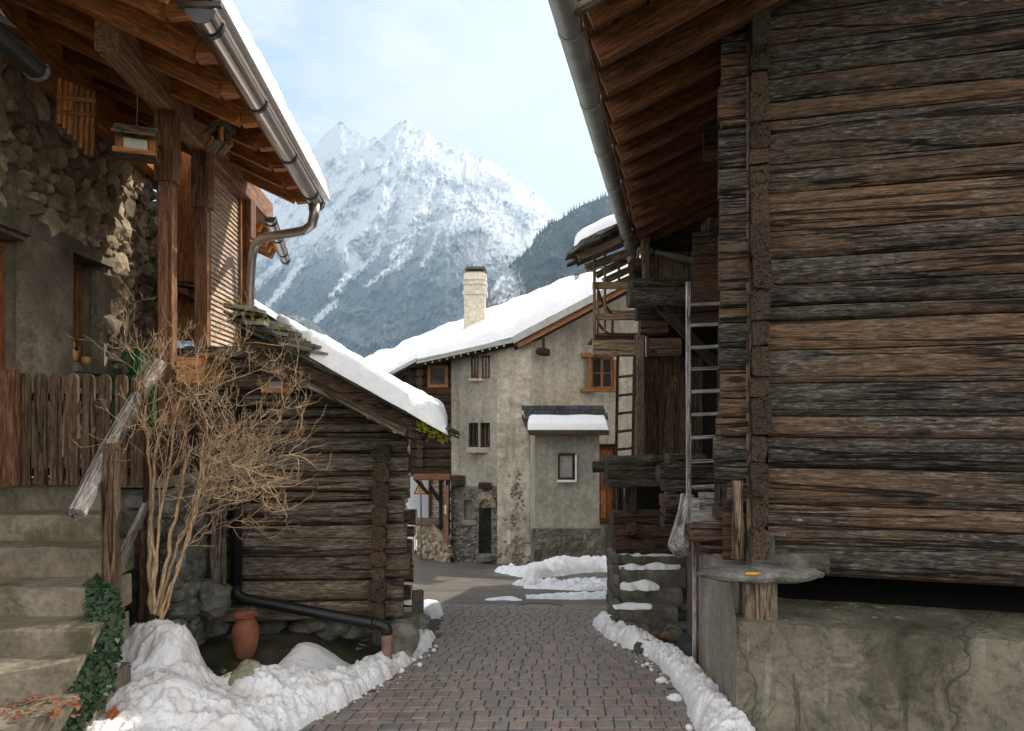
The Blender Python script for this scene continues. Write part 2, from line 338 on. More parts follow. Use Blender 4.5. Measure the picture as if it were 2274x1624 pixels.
M['door_red'] = wood('cellar_door', (.05,.032,.026), (.12,.078,.062), (.20,.14,.115), (.14,.085,.065), .5, .9, .4)
M['step_stone'] = rocky('rough_step_stone', (.06,.056,.045), (.155,.145,.12), (.29,.275,.235), 4., .9, moss=(.08,.085,.035), mossamt=.22)
M['stone_pale'] = rocky('wall_rubble', (.19,.175,.145), (.30,.275,.23), (.42,.39,.33), 3., .7, vary=.5)
M['slab_dark'] = rocky('dark_slab_stone', (.022,.022,.018), (.06,.058,.046), (.14,.135,.11), 5., .9, moss=(.05,.06,.015), mossamt=.3)  # darker slab stone for the layers below the snow
M['step'] = rocky('step_concrete', (.145,.125,.092), (.27,.235,.18), (.39,.35,.28), 3., .7, moss=(.085,.088,.045), mossamt=.25, vary=.3)
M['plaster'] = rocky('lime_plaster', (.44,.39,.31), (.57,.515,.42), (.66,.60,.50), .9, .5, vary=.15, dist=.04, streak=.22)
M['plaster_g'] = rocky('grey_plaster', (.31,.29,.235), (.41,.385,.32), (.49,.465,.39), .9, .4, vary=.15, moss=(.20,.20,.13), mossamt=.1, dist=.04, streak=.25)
M['chimney'] = rocky('chimney_render', (.50,.40,.27), (.72,.66,.53), (.80,.76,.66), 1.3, .2, vary=.15)
M['snow'] = snowmat('snow'); M['snow_dirty'] = snowmat('trodden_snow', .7)
M['asphalt'] = rocky('wet_asphalt', (.10,.088,.076), (.165,.145,.125), (.235,.21,.185), 2.2, .6, vary=.1, rough=.5)
M['gravel'] = rocky('grit', (.05,.047,.042), (.12,.112,.098), (.28,.26,.23), 22., .9, vary=.2)
M['earth'] = rocky('earth', (.022,.020,.014), (.055,.05,.036), (.11,.10,.075), 4., .7, moss=(.06,.075,.025), mossamt=.35, vary=.2)
M['apron'] = rocky('mossy_apron', (.05,.048,.036), (.10,.095,.072), (.17,.16,.13), 2.5, .4, moss=(.055,.065,.028), mossamt=.35, vary=.1)
M['zinc'] = plain('zinc', (.30,.29,.27), .38, .85, .12, 3.)
M['steel'] = plain('gutter_steel', (.36,.31,.27), .28, .95, .1, 2.)
M['zinc_old'] = plain('dull_zinc', (.36,.365,.34), .55, .6, .2, 6.)
M['iron'] = plain('dark_iron', (.07,.07,.07), .5, .6)
M['black_pipe'] = plain('black_plastic', (.012,.012,.013), .38, 0, .2, 12.)
M['pink_pipe'] = plain('pink_pipe', (.26,.15,.13), .7, 0, .25, 9.)
M['terra'] = plain('terracotta', (.22,.082,.042), .85, 0, .35, 7., .3)
M['glass'] = plain('window_glass', (.035,.04,.042), .08, 0, .2, 1., 0, .8)
M['green'] = plain('green_plastic', (.008,.14,.035), .4, 0, .1)
M['curtain'] = plain('net_curtain', (.55,.55,.52), .9, 0, .1, 30.)
M['hen'] = plain('hen_ceramic', (.62,.36,.10), .5, 0, .15)
M['redp'] = plain('red_paint', (.42,.02,.02), .5); M['white'] = plain('white_paint', (.75,.73,.68), .6); M['black'] = plain('black_paint', (.012,.012,.012), .5)
M['yellowp'] = plain('yellow_paint', (.65,.50,.20), .6)
M['ivy'] = plain('ivy_leaf', (.018,.045,.016), .45, 0, .5, 25.)
M['moss'] = rocky('moss', (.06,.07,.01), (.24,.26,.025), (.50,.50,.05), 14., .9)
M['leaf'] = plain('fallen_leaf', (.48,.17,.06), .8, 0, .3, 20.)
M['brown_leaf'] = plain('brown_leaf', (.17,.065,.028), .8, 0, .4, 20.)
M['twig'] = wood('shrub_bark', (.22,.15,.085), (.46,.33,.20), (.68,.53,.36), (.42,.28,.16), .5, 2., .2, .8, 0, 0)
M['dark'] = plain('dark_inside', (.01,.009,.007), .9)  # near-black: shade of interiors and gaps put into the colour
# ------------------------------------------------------------------ ground, road, snow, mountains
def GP(px, py):
    lo, hi = 2.0, 60.0
    for _ in range(40):
        y = (lo+hi)/2; x = (px-CX)/F*y
        if E+(HY-py)/F*y > gz(x, y): lo = y
        else: hi = y
    return Vector((x, y, gz(x, y)))
def terr(name, xs, ys, dz, mat, kind='structure', mask=None, smooth=True):
    mb = MB(); vs = [(x, y, gz(x, y)+(dz(x, y) if callable(dz) else dz)) for y in ys for x in xs]; k = len(xs); fs = []
    for j in range(len(ys)-1):
        for i in range(k-1):
            if mask is None or mask((xs[i]+xs[i+1])/2, (ys[j]+ys[j+1])/2): fs.append([j*k+i, j*k+i+1, (j+1)*k+i+1, (j+1)*k+i])
    mb.add(vs, fs, vs, .5); o = mb.build(name, mat, smooth=smooth, recalc=False); tag(o, kind=kind); return o
def arr(a, b, n): return [lerp(a, b, i/n) for i in range(n+1)]
xs = arr(-60, -8, 14)[:-1]+arr(-8, 6, 110)+arr(6, 60, 14)[1:]
ys = [-60, -20, -5]+arr(0, 3, 8)[1:]+arr(3, 10, 90)+arr(10, 24, 50)[1:]
terr('ground', xs, ys, lambda x, y: .012*fbm(x, y, 0, 4, 2.2) if y < 12 else -.02, M['earth'])
# snow covered slope behind the far house, dropping into the valley and on to the horizon
ys2 = arr(23.6, 40, 20)+[50, 70, 100, 160, 260, 400, 700, 1200, 2500, 5000, 9000]
xs2 = [-5000, -3000, -1200, -500, -200, -80]+arr(-40, 40, 40)+[80, 200, 500, 900, 1300]
def bank(x, y): return (3.3*max(0, 1-abs(x+4.4)/6)*math.exp(-((y-28)/3.2)**2) if y < 60 else 0)+.15*fbm(x, y, 0, 3, .3)
terr('snow_field', xs2, ys2, lambda x, y: bank(x, y)-.02, M['snow'])
# paving
LE = [GP(*p) for p in [(560,1660),(700,1612),(840,1545),(940,1470),(985,1420),(990,1385),(960,1345),(900,1320)]]
RE = [GP(*p) for p in [(1580,1680),(1540,1600),(1490,1520),(1440,1465),(1355,1425),(1330,1395),(1370,1350),(1420,1325)]]
def le(y): return float(np.interp(y, [p.y for p in LE], [p.x for p in LE]))
def re(y): return float(np.interp(y, [p.y for p in RE], [p.x for p in RE]))
terr('road_verge', arr(-2.6, 3.0, 60), arr(2.6, 8.9, 70), .006, M['gravel'], mask=lambda x, y: le(y)-.22 < x < re(y)+.2)
def paver_mat():
    m, n, b = newmat('paver'); gc = N_attr(n, 'gc').outputs['Vector']; rv = N_attr(n, 'rv').outputs['Fac']
    c = N_ramp(n, rv, [(0., (.19,.175,.155)), (.3, (.235,.21,.185)), (.62, (.26,.215,.185)), (.84, (.30,.215,.182)), (1., (.19,.187,.178))])
    n1 = N_noise(n, gc, 9, 5, .65); n2 = N_noise(n, gc, 70, 3, .7); big = N_noise(n, N_attr(n, 'gc').outputs['Vector'], .8, 3)
    c = N_mix(n, 1., c, N_ramp(n, n1, [(.3, .62), (.7, 1.2)]), 'MULTIPLY'); c = N_mix(n, 1., c, N_ramp(n, n2, [(.3, .72), (.7, 1.2)]), 'MULTIPLY')
    n.links.new(c, b.inputs['Base Color']); n.links.new(N_ramp(n, n1, [(.3, .38), (.7, .7)]), b.inputs['Roughness'])
    N_bump(n, b, N_math(n, 'ADD', n1, n2), .45, .004); return m
M['paver'] = paver_mat()
mb = MB(); s = 2.9; row = 0
while s < 8.35:
    dep = .118 if row % 2 == 0 else .062
    g = .0055; 
    x = le(s)-.02-rnd.random()*.08
    while x < re(s)+.02:
        wd = rnd.choice([.095, .10, .105, .12, .135]) if dep > .1 else rnd.choice([.10, .125, .15, .17])
        if x+wd > re(s)+.06: break
        x0, x1, y0, y1 = x+g/2, x+wd-g/2, s+g/2, s+dep-g/2
        cx = (x0+x1)/2; cy = (y0+y1)/2; h = gz(cx, cy)+.020+rnd.uniform(-.0015, .0015)+.02*fbm(cx, cy, 3, 2, .5); tx = rnd.uniform(-.012, .012); ty = rnd.uniform(-.012, .012)
        gr = (gz(cx, cy+.05)-gz(cx, cy-.05))/.1
        sh = .10*(cy-5)*1.0
        bv = .006; vs = []
        for (k, zz) in ((0, -.05), (0, -bv), (bv, 0)):
            for (a, c) in ((x0+k, y0+k), (x1-k, y0+k), (x1-k, y1-k), (x0+k, y1-k)):
                yy = c+.03*math.sin(a*1.3+1)+.012*(a-cx)
                vs.append((a+.085*(c-cy), yy, h+zz+tx*(a-cx)+(ty+gr)*(c-cy)))
        fs = [[l*4+i, l*4+(i+1)%4, l*4+4+(i+1)%4, l*4+4+i] for l in (0, 1) for i in range(4)]+[[8, 9, 10, 11]]
        mb.add(vs, fs); x += wd
    s += dep; row += 1
o = mb.build('paved_road', M['paver'], recalc=False); tag(o, kind='structure')
# asphalt lane beyond the paving, bending off to the left
def lane(x, y): return y > 7.9 and (-(y-7.5)*.62-.8 < x) and x < 7
terr('asphalt_road', arr(-9, 8, 70), arr(7.98, 22.5, 70), lambda x, y: .012+.01*fbm(x, y, 5, 3, .6), M['asphalt'], mask=lane)
mc = GP(1198, 1351)
mh = empty('manhole_cover', mc, 'round dark manhole cover at the edge of the brick paving', 'manhole cover')
def disc(c, r0, r1, z0, z1, n=40):
    b = MB(); vs = []
    for (r, z) in ((r1, z0), (r1, z1), (r0, z1), (r0, z0)):
        for j in range(n):
            a = 6.2832*j/n; x = c.x+r*math.cos(a); y = c.y+r*math.sin(a); vs.append((x, y, gz(x, y)+z))
    return b.add(vs, [[l*n+j, l*n+(j+1)%n, ((l+1) % 4)*n+(j+1)%n, ((l+1) % 4)*n+j] for l in range(4 if r0 > .01 else 2) for j in range(n)])
disc(mc, .255, .30, .0, .034).build('frame', M['iron'], mh)
disc(mc, 0.001, .25, .0, .030).build('lid', M['iron'], mh)

# --- snow on the ground
def smin(a, b, k=.04):
    h = max(0, min(1, .5+.5*(b-a)/k)); return lerp(a, b, 1-h)+k*h*(1-h)
def snow_patch(name, strokes, label, x0, x1, y0, y1, st, lump=.035, fr=5., mat='snow_dirty', cat='snow bank', base=-.03, floorf=gz, soft=1.):
    nx = int((x1-x0)/st)+1; ny = int((y1-y0)/st)+1; H = np.full((ny, nx), -1.)
    for j in range(ny):
        y = y0+j*st
        for i in range(nx):
            x = x0+i*st; h = -9
            for (ax, ay, aw, ah, bx, by, bw, bh) in strokes:
                dx, dy = bx-ax, by-ay; q = dx*dx+dy*dy
                t = 0 if q < 1e-9 else max(0, min(1, ((x-ax)*dx+(y-ay)*dy)/q))
                wd = lerp(aw, bw, t); d = math.hypot(x-ax-dx*t, y-ay-dy*t)/wd
                if d < 1.4: h = max(h, lerp(ah, bh, t)*(math.sqrt(max(0, 1-d*d)) if d < 1 else -(d-1)*2*soft))
            if h > -1:
                e = fbm(x, y, 1, 3, fr*.5)*lump*1.1; b1 = (abs(noise.noise(Vector((x*fr, y*fr, 4))))); b2 = abs(noise.noise(Vector((x*fr*2.3, y*fr*2.3, 8))))
                b3 = abs(noise.noise(Vector((x*fr*4.5, y*fr*4.5, 5)))); b4 = noise.noise(Vector((x*fr*1.4, y*fr*1.4, 15)))
                H[j, i] = h+e+lump*(.9-2.2*b1)*.9+lump*.6*(.5-2.2*b2)+lump*.45*(.4-2.2*b3)+lump*.5*max(0, b4)+lump*.22*fbm(x, y, 2, 3, fr*11)
            else: H[j, i] = h
    mb = MB(); vs = []; ix = {}
    for j in range(ny):
        for i in range(nx):
            if H[j, i] > base-.0:
                ix[(i, j)] = len(vs); x = x0+i*st; y = y0+j*st
                vs.append((x+.006*fbm(x, y, 9, 2, 20), y, floorf(x, y)+H[j, i]))
            elif H[max(0,j-1):j+2, max(0,i-1):i+2].max() > base:
                ix[(i, j)] = len(vs); x = x0+i*st; y = y0+j*st; vs.append((x, y, floorf(x, y)-.05))
    fs = []
    for j in range(ny-1):
        for i in range(nx-1):
            q = [(i, j), (i+1, j), (i+1, j+1), (i, j+1)]
            if all(k in ix for k in q): fs.append([ix[k] for k in q])
    mb.add(vs, fs, vs, .5); o = mb.build(name, M[mat], smooth=True, recalc=False); return tag(o, label, cat)
def strk(pts):                # pts: (px, py, width, height) on the ground
    q = [(GP(a, b), c, d) for a, b, c, d in pts]
    return [(q[i][0].x, q[i][0].y, q[i][1], q[i][2], q[i+1][0].x, q[i+1][0].y, q[i+1][1], q[i+1][2]) for i in range(len(q)-1)]
hp = Vector((-2.36, 4.32, 0))
SL = [(-2.42,4.36,.30,.60, -2.28,4.30,.26,.62), (-2.35,4.28,.36,.50, -2.25,4.0,.50,.40), (-2.25,4.1,.50,.36, -1.85,3.95,.38,.26),
      (-2.5,4.0,.45,.36, -2.2,3.3,.75,.22), (-2.3,3.4,.7,.22, -1.5,3.55,.5,.14)]+strk([(560,1600,.42,.20),(700,1560,.22,.15),(800,1515,.17,.12),(880,1475,.14,.10),(935,1432,.11,.08),(955,1395,.09,.06)])
snow_patch('roadside_snow', SL, 'dirty ploughed snow heap at the foot of the bare shrub, trailing along the left road edge', -3.15, -.72, 2.9, 6.25, .011, .040, 5.5)
SP = strk([(640,1535,.12,.03),(690,1508,.26,.06),(735,1495,.30,.075),(785,1510,.20,.06),(720,1530,.22,.06)])
snow_patch('snow_patch', SP, 'smooth clean snow pad between the terracotta pot and the roadside snow', -2.2, -.8, 3.9, 5.4, .016, .004, 2.5, 'snow', 'snow patch')
snow_patch('snow_patch', strk([(962,1372,.13,.09),(950,1340,.17,.07),(945,1318,.16,.05)]), 'thin snow strip beside the corner boulders of the old log barn', -1.5, -.6, 6.3, 8.6, .025, .012, 4., 'snow_dirty', 'snow patch')
SR = strk([(1400,1385,.13,.10),(1345,1392,.14,.12),(1370,1415,.13,.13),(1420,1440,.12,.12),(1475,1465,.12,.12),(1520,1505,.13,.13),(1560,1560,.13,.15),(1600,1640,.15,.18),(1650,1740,.2,.2)])
snow_patch('roadside_snow', SR, 'long ridge of ploughed snow along the concrete wall on the right road edge', .5, 2.0, 2.9, 7.0, .011, .038, 7.)
fs_ = strk([(1110,1270,.12,.06),(1185,1282,.35,.20),(1250,1272,.5,.32),(1330,1268,.7,.34),(1400,1270,.7,.3)])+strk([(1190,1300,.3,.05),(1300,1300,.5,.06),(1390,1305,.4,.06)])
snow_patch('snow_drift', fs_, 'broad snow drift piled against the base of the grey annex', -1.2, 4.2, 9.5, 18.5, .035, .075, 3.2, 'snow')
snow_patch('snow_patch', strk([(1175,1330,.14,.035),(1290,1328,.34,.06),(1400,1326,.26,.08)])+strk([(1180,1308,.2,.03),(1290,1310,.34,.05),(1400,1304,.34,.10)]), 'streaky snow across the lane in front of the drift', .2, 2.6, 8.5, 12.6, .028, .03, 4.5, 'snow', 'snow patch')
snow_patch('snow_patch', strk([(1095,1334,.12,.03),(1122,1332,.16,.05),(1145,1335,.1,.03)]), 'small isolated snow patch in the middle of the lane', -.7, .6, 8., 10., .025, .012, 4., 'snow', 'snow patch')
# clods broken off the banks
def clods(n, pts, seed, name, label):
    r = random.Random(seed); mb = MB()
    for _ in range(n):
        i = r.randrange(len(pts)-1); t = r.random(); a, b = pts[i], pts[i+1]; p = GP(lerp(a[0], b[0], t)+r.uniform(-16, 16), lerp(a[1], b[1], t)+r.uniform(-6, 10)); s_ = .005+.024*r.random()**3
        mb.blob(p+Vector((0, 0, .02+s_*.4)), s_, s_*.9, s_*.7, 2, .35, 1.5)
    return tag(mb.build(name, M['snow_dirty'], smooth=True), label, 'snow crumbs', kind='stuff')
clods(46, [(640,1620),(740,1590),(840,1535),(930,1470),(965,1430)], 3, 'snow_crumbs', 'small snow crumbs strewn along the left snow bank')
clods(34, [(1340,1420),(1420,1465),(1480,1510),(1520,1560),(1545,1620)], 4, 'snow_crumbs', 'small snow crumbs strewn along the right snow bank')
for (px, py, s_, lb) in ((1498,1562,.040,'fist sized snow lump lying on the bricks beside the right bank, nearest the camera'), (1468,1522,.030,'smaller snow lump on the bricks, touching the right bank')):
    p = GP(px, py); tag(MB().blob(p+Vector((0,0,.035)), s_*1.4, s_*.8, s_*.75, 3, .3, 1.3, Matrix.Identity(3)).build('snow_lump', M['snow'], smooth=True), lb, 'snow lump')

# --- the far mountain: a relief at its real distance
RID = [(150,700),(300,620),(420,540),(500,505),(568,458),(604,386),(676,347),(700,326),(722,297),(743,279),(756,270),(768,277),(790,290),(815,309),(824,311),(829,302),(836,306),(845,308),(854,301),(865,290),(879,276),(890,270),(904,266),(913,270),(920,281),(929,290),(940,293),(947,290),(954,297),(966,311),(979,313),(997,324),(1029,334),(1036,331),(1043,340),(1068,347),(1083,354),(1104,368),(1125,384),(1147,397),(1175,418),(1190,422),(1204,440),(1222,461),(1243,486),(1290,540),(1400,640),(1500,700)]
def tri_noise(x, y, z, o=5):
    return noise.ridged_multi_fractal(Vector((x, y, z)), 1.0, 2.1, o, 1.0, 2.0, noise_basis='PERLIN_ORIGINAL')
TRK = [([(764,540),(792,588),(766,624),(733,660)], 17, 3), ([(905,560),(880,592),(852,606),(812,636)], 8, 2), ([(668,582),(636,630),(594,680)], 8, 5), ([(745,668),(722,690),(700,712)], 6, 5),
       ([(870,568),(918,520),(945,500)], 5, 4), ([(935,590),(955,560),(975,510)], 3, 3), ([(620,585),(580,620),(560,640)], 7, 7), ([(850,520),(838,560),(800,600)], 6, 3)]
def seg_d(px, py, pts, w0, w1):
    m = 9; L_ = len(pts)-1
    for i in range(L_):
        ax, ay = pts[i]; bx, by = pts[i+1]; dx, dy = bx-ax, by-ay; t = max(0, min(1, ((px-ax)*dx+(py-ay)*dy)/(dx*dx+dy*dy)))
        m = min(m, math.hypot(px-ax-dx*t, py-ay-dy*t)/lerp(w0, w1, (i+t)/L_))
    return m
SNL = [(150,640),(480,610),(560,578),(640,556),(700,545),(790,540),(850,530),(900,520),(960,505),(1010,492),(1040,488),(1080,497),(1110,520),(1135,545),(1165,566),(1300,600)]
RIB = [([(756,268),(722,335),(668,420),(610,500),(560,560)], 300, 70), ([(757,270),(783,345),(800,420),(770,500)], 210, 45), ([(904,264),(868,340),(835,420),(800,500),(760,560)], 330, 75), ([(905,264),(945,350),(985,430),(1040,488)], 260, 60), ([(1036,331),(1060,400),(1098,470)], 150, 40), ([(1104,368),(1120,440),(1150,520)], 180, 50), ([(1204,440),(1195,500),(1180,560)], 150, 50), ([(1040,486),(1000,560),(960,640),(930,760)], 260, 80), ([(1040,486),(1100,520),(1160,570)], 160, 45), ([(700,545),(660,640),(600,740)], 150, 50), ([(850,530),(800,640),(760,760)], 170, 55), ([(824,311),(815,380),(820,450)], 90, 30)]
def sstep(a, b, x): t = max(0, min(1, (x-a)/(b-a))); return t*t*(3-2*t)
def mountain():
    mb = MB(); cols = []; nu, nv = 520, 360; x0, x1, yb = 200., 1400., 1160.; vs = []
    D0, D1 = 3200., 6200.
    SM = [sum(interp(RID, lerp(x0, x1, i/nu)+o_*9) for o_ in range(-6, 7))/13 for i in range(nu+1)]
    for j in range(nv+1):
        v = j/nv
        for i in range(nu+1):
            px = lerp(x0, x1, i/nu); top = interp(RID, px)
            jag = 3.2*noise.noise(Vector((px*.11, 0, 0)))+2.*noise.noise(Vector((px*.33, 3, 0)))
            v_ = v**.85; py = lerp(yb, top, v_)+jag*v**14; vd = (yb-py)/(yb-SM[i]); d = lerp(D0, D1, max(0, (vd-.2)/.8)**1.1)
            d += (v**2)*600*sstep(860, 690, px)
            # relief: ribs and gullies running down to the left
            a = (px*.8+py*.62)*.0125; c = (px*-.6+py*.8)*.0045
            tp = min(1, (1-v)*7+.35); wx = px+9*noise.noise(Vector((px*.02, py*.02, 4))); wy = py+9*noise.noise(Vector((px*.02, py*.02, 9)))
            rt = 0.
            for (pts, A_, W_) in RIB:
                q = seg_d(wx, wy, pts, 1., 1.)
                if q < W_: rt = max(rt, A_*(1-q/W_))
            d -= rt*tp+tp*(150*noise.ridged_multi_fractal(Vector((wx*.011+wy*.006, wy*.008, 2)), 1., 2.1, 4, 1., 2.)+45*fbm(wx, wy, 3, 5, .045)+26*fbm(wx*1.3+wy*.5, wy*.7, 6, 4, .14))
            # forested spur in front of the summit slope
            if 930 < px < 1180:
                sp = sstep(interp(SNL, px)-22, interp(SNL, px)+25, py); d -= 260*sp*min(1, (px-930)/60)*min(1, (1180-px)/50)
            vs.append(P(px, py, d))
            # albedo
            n1 = fbm(px, py, 0, 5, .028); n2 = fbm(px, py, 5, 4, .16); n3 = noise.noise(Vector((a*26, c*22, 3))); nv_ = noise.noise(Vector((px*.55, py*.13, 1)))+.5*noise.noise(Vector((px*1.1, py*.3, 7)))
            sl_ = interp(SNL, px)+26*n1
            forest = sstep(-28, 48, py-sl_+24*n2+14*n3)
            rock = sstep(.20, .58, .65*n2+.3*n3+1.2*n1+.1*noise.noise(Vector((px*.9, py*.5, 2))))*.55+.5*sstep(.2, .5, n2+.3*n3)*sstep(22, 3, py-interp(RID, px))
            if py < sl_: rock *= .75+.25*sstep(.0, .3, n1)
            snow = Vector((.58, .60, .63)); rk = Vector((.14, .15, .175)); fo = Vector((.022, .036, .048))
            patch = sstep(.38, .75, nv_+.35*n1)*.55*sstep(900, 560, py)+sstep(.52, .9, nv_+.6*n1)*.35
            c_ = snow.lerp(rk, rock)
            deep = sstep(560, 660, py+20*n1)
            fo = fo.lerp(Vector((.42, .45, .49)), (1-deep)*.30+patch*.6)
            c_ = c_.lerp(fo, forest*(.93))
            for (pts, w0, w1) in TRK:
                q = seg_d(px+7*n2+3*n3, py+5*n2, pts, w0, w1)
                if q < 1.6: c_ = c_.lerp(snow, (1-sstep(.75, 1.5, q+.4*n2))*.92)
            # grey rock face on the spur
            q = math.hypot((px-1085)/62, (py-555)/42)
            if q < 1.3: c_ = c_.lerp(Vector((.46, .46, .48)), (1-sstep(.5, 1.2, q+.5*n2))*.6)
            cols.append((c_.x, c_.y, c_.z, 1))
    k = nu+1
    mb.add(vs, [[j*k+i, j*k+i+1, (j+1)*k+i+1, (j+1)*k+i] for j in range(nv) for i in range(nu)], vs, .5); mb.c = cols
    # the far side falls away again
    o = len(mb.v); top = [Vector(mb.v[nv*k+i]) for i in range(k)]
    back = [p+Vector((0, 2400, -(p.z+300))) for p in top]
    mb.add(back, [], back, .5); mb.f += [[nv*k+i, nv*k+i+1, o+i+1, o+i] for i in range(nu)]; mb.c += [(.85, .87, .9, 1)]*k
    tag(mb.build('mountain', attrcol('mountain_ground', .9), smooth=False, recalc=False), kind='structure')
mountain()
HR = [(1000,830),(1060,790),(1078,715),(1088,650),(1103,622),(1140,585),(1172,558),(1195,522),(1220,498),(1245,487),(1270,470),(1300,452),(1330,443),(1365,428),(1420,405),(1500,370),(1600,330),(1750,290)]
def hillside(name, RP, D0, D1, x0, x1, yb, tone, nu=260, nv=200, sn=.35, seed=3, cliff=None):
    mb = MB(); cols = []; vs = []
    for j in range(nv+1):
        v = j/nv
        for i in range(nu+1):
            px = lerp(x0, x1, i/nu); top = interp(RP, px)+2.5*noise.noise(Vector((px*.15, seed, 0))); py = lerp(yb, top, v)
            d = lerp(D0, D1, v); rg = fbm(px, py, seed, 5, .02); d += (D1-D0)*.22*rg*min(1, (1-v)*5)
            vs.append(P(px, py, d)); n2 = fbm(px, py, seed+5, 4, .13); nv_ = noise.noise(Vector((px*.6, py*.16, seed+1)))
            c_ = Vector(tone).lerp(Vector((.55, .58, .62)), sstep(.25, .7, .7*nv_+.5*rg+.3*n2+.12)*sn)
            if cliff:
                q = math.hypot((px-cliff[0])/cliff[2], (py-cliff[1])/cliff[3]); rkc = Vector((.34, .335, .33)).lerp(Vector((.85, .87, .9)), sstep(.0, .35, n2+.6*noise.noise(Vector((px*.2, py*.09, 4)))))
                c_ = c_.lerp(rkc, (1-sstep(.6, 1.25, q+.5*n2)))
            cols.append((c_.x, c_.y, c_.z, 1))
    k = nu+1; mb.add(vs, [[j*k+i, j*k+i+1, (j+1)*k+i+1, (j+1)*k+i] for j in range(nv) for i in range(nu)], vs, .5); mb.c = cols
    o = len(mb.v); top = [Vector(mb.v[nv*k+i]) for i in range(k)]; back = [p+Vector((0, (D1-D0), -(p.z+100))) for p in top]
    mb.add(back, [], back, .5); mb.f += [[nv*k+i, nv*k+i+1, o+i+1, o+i] for i in range(nu)]; mb.c += [tuple(tone)+(1,)]*k
    tag(mb.build(name, attrcol(name+'_ground'), recalc=False), kind='structure'); return vs, k
hv, hk = hillside('wooded_hill', HR, 1500., 2500., 1000., 1700., 960., (.040,.050,.048), 300, 230, .45, 3, (1120,648,42,60))
HL = [(400,640),(480,670),(560,670),(592,682),(625,700),(675,704),(700,718),(722,737),(757,771),(790,795),(818,812),(850,840),(900,870)]
hillside('lower_hill', HL, 1400., 2100., 400., 900., 960., (.10,.11,.115), 200, 110, .8, 8)
# larch forest on the hill's crest and flank, far too many to count
def forest():
    r = random.Random(5); mb = MB(); n = 0
    while n < 2600:
        u = r.random(); v = 1-r.random()**1.5*.9; i = int(u*300); j = int(v*230); p = Vector(hv[j*hk+i])
        px = CX+F*p.x/p.y
        if px > 1460 or px < 1080: continue
        if math.hypot((px-1120)/42, (930-(p.z-E)/p.y*F-648)/60) < .8: continue
        h = r.uniform(15, 27); w_ = h*r.uniform(.10, .17); vs = []; n += 1; a0 = r.random()*6
        for (k_, z) in ((.12, 0), (1, .12), (.55, .35), (.75, .38), (.3, .65), (.45, .68), (.0, 1)):
            for q in range(5): a = a0+q*1.2566; rr = w_*k_*r.uniform(.6, 1.3); vs.append(p+Vector((math.cos(a)*rr, math.sin(a)*rr, z*h)))
        mb.add(vs, [[l*5+q, l*5+(q+1)%5, l*5+5+(q+1)%5, l*5+5+q] for l in range(6) for q in range(5)])
    tag(mb.build('forest', plain('far_larch', (.035,.042,.035), .9, 0, .5, .05), recalc=False), 'bare larch and spruce forest covering the steep hill on the right', 'forest', kind='stuff')
forest()
# ------------------------------------------------------------------ big log barn on the right
rb = empty('log_barn', fR(0, 0, -1.97), 'big dark log barn on stone discs above a concrete base, filling the right side', 'barn')
SEAM = [-330,-262,-200,-135,-92,-30,37,101,175,230,271,367,432,515,575,633,682,714,778,852,924,971,1039,1119,1165,1268]
def hz_at(py, d=4.35): return (HY-py)/F*d
mb = MB()
def log_front(mb, z0, z1, a0, a1, b, rv=None, r=.10, nseg=70, off=None, wob=.006):
    """one hewn log of a front wall: worn, bulging, seams slightly wavy"""
    off = off or Vector((rnd.random()*40, rnd.random()*40, rnd.random()*40)); m = 10; vs = []; gs = []
    rv = rnd.random() if rv is None else rv
    for i in range(nseg+1):
        t = i/nseg; a = lerp(a0, a1, t)
        top = z1+wob*1.2*noise.noise(Vector((a*1.1, z1*9, 1)))-.004; bot = z0+wob*1.2*noise.noise(Vector((a*1.1, z0*9, 1)))+.004
        for k in range(m+1):
            u = k/m; z = lerp(bot, top, u); bulge = .048*(1-abs(2*u-1)**3)*(.7+.5*noise.noise(Vector((a*.9, off.x, 0))))
            fine = .006*noise.noise(Vector((a*2.5+off.x, z*34+2.*noise.noise(Vector((a*1.7, z*3, off.y))), off.z)))+.004*noise.noise(Vector((a*7+off.y, z*75, 3)))
            vs.append(fR(a, b-bulge-fine, z)); gs.append(Vector((a, b, z))+off)
        vs.append(fR(a, b+.08, top)); gs.append(Vector((a, b+.08, top))+off)
        vs.append(fR(a, b+.08, bot)); gs.append(Vector((a, b+.08, bot))+off)
    n = m+3; fs = [[i*n+j, i*n+(j+1)%n, (i+1)*n+(j+1)%n, (i+1)*n+j] for i in range(nseg) for j in range(n)]
    fs += [list(range(n))[::-1], [nseg*n+j for j in range(n)]]
    mb.add(vs, fs, gs, rv)
for i in range(len(SEAM)-1):
    z1, z0 = hz_at(SEAM[i]), hz_at(SEAM[i+1])
    log_front(mb, z0, z1, 0.0, 3.6, 0, nseg=200)
fw = mb.build('front_wall', M['log_grey'], rb, smooth=False)
mb = MB(); y = -330                      # the ends of the same logs past the corner, with their own seams
colz = [-340,-270,-200,-130,-70,0,42,108,178,256,276,367,435,515,640,682,714,770,820,885,928,972,1026,1067,1120]
for i in range(len(colz)-1):
    z1, z0 = hz_at(colz[i]), hz_at(colz[i+1]); j = rnd.uniform(-.012, .012)
    if colz[i+1] > 1069: j += .07
    log_front(mb, z0, z1, -.305+j-(.03 if colz[i] > 900 else 0), -.125, rnd.uniform(-.008, .008), nseg=12)
mb.build('log_ends', M['log_grey'], rb)
mb = MB(); ce = [-330,-250,-150,-60,0,57,132,168,212,283,340,372,435,512,574,652,718,772,838,885,966,1024,1100,1170,1240]
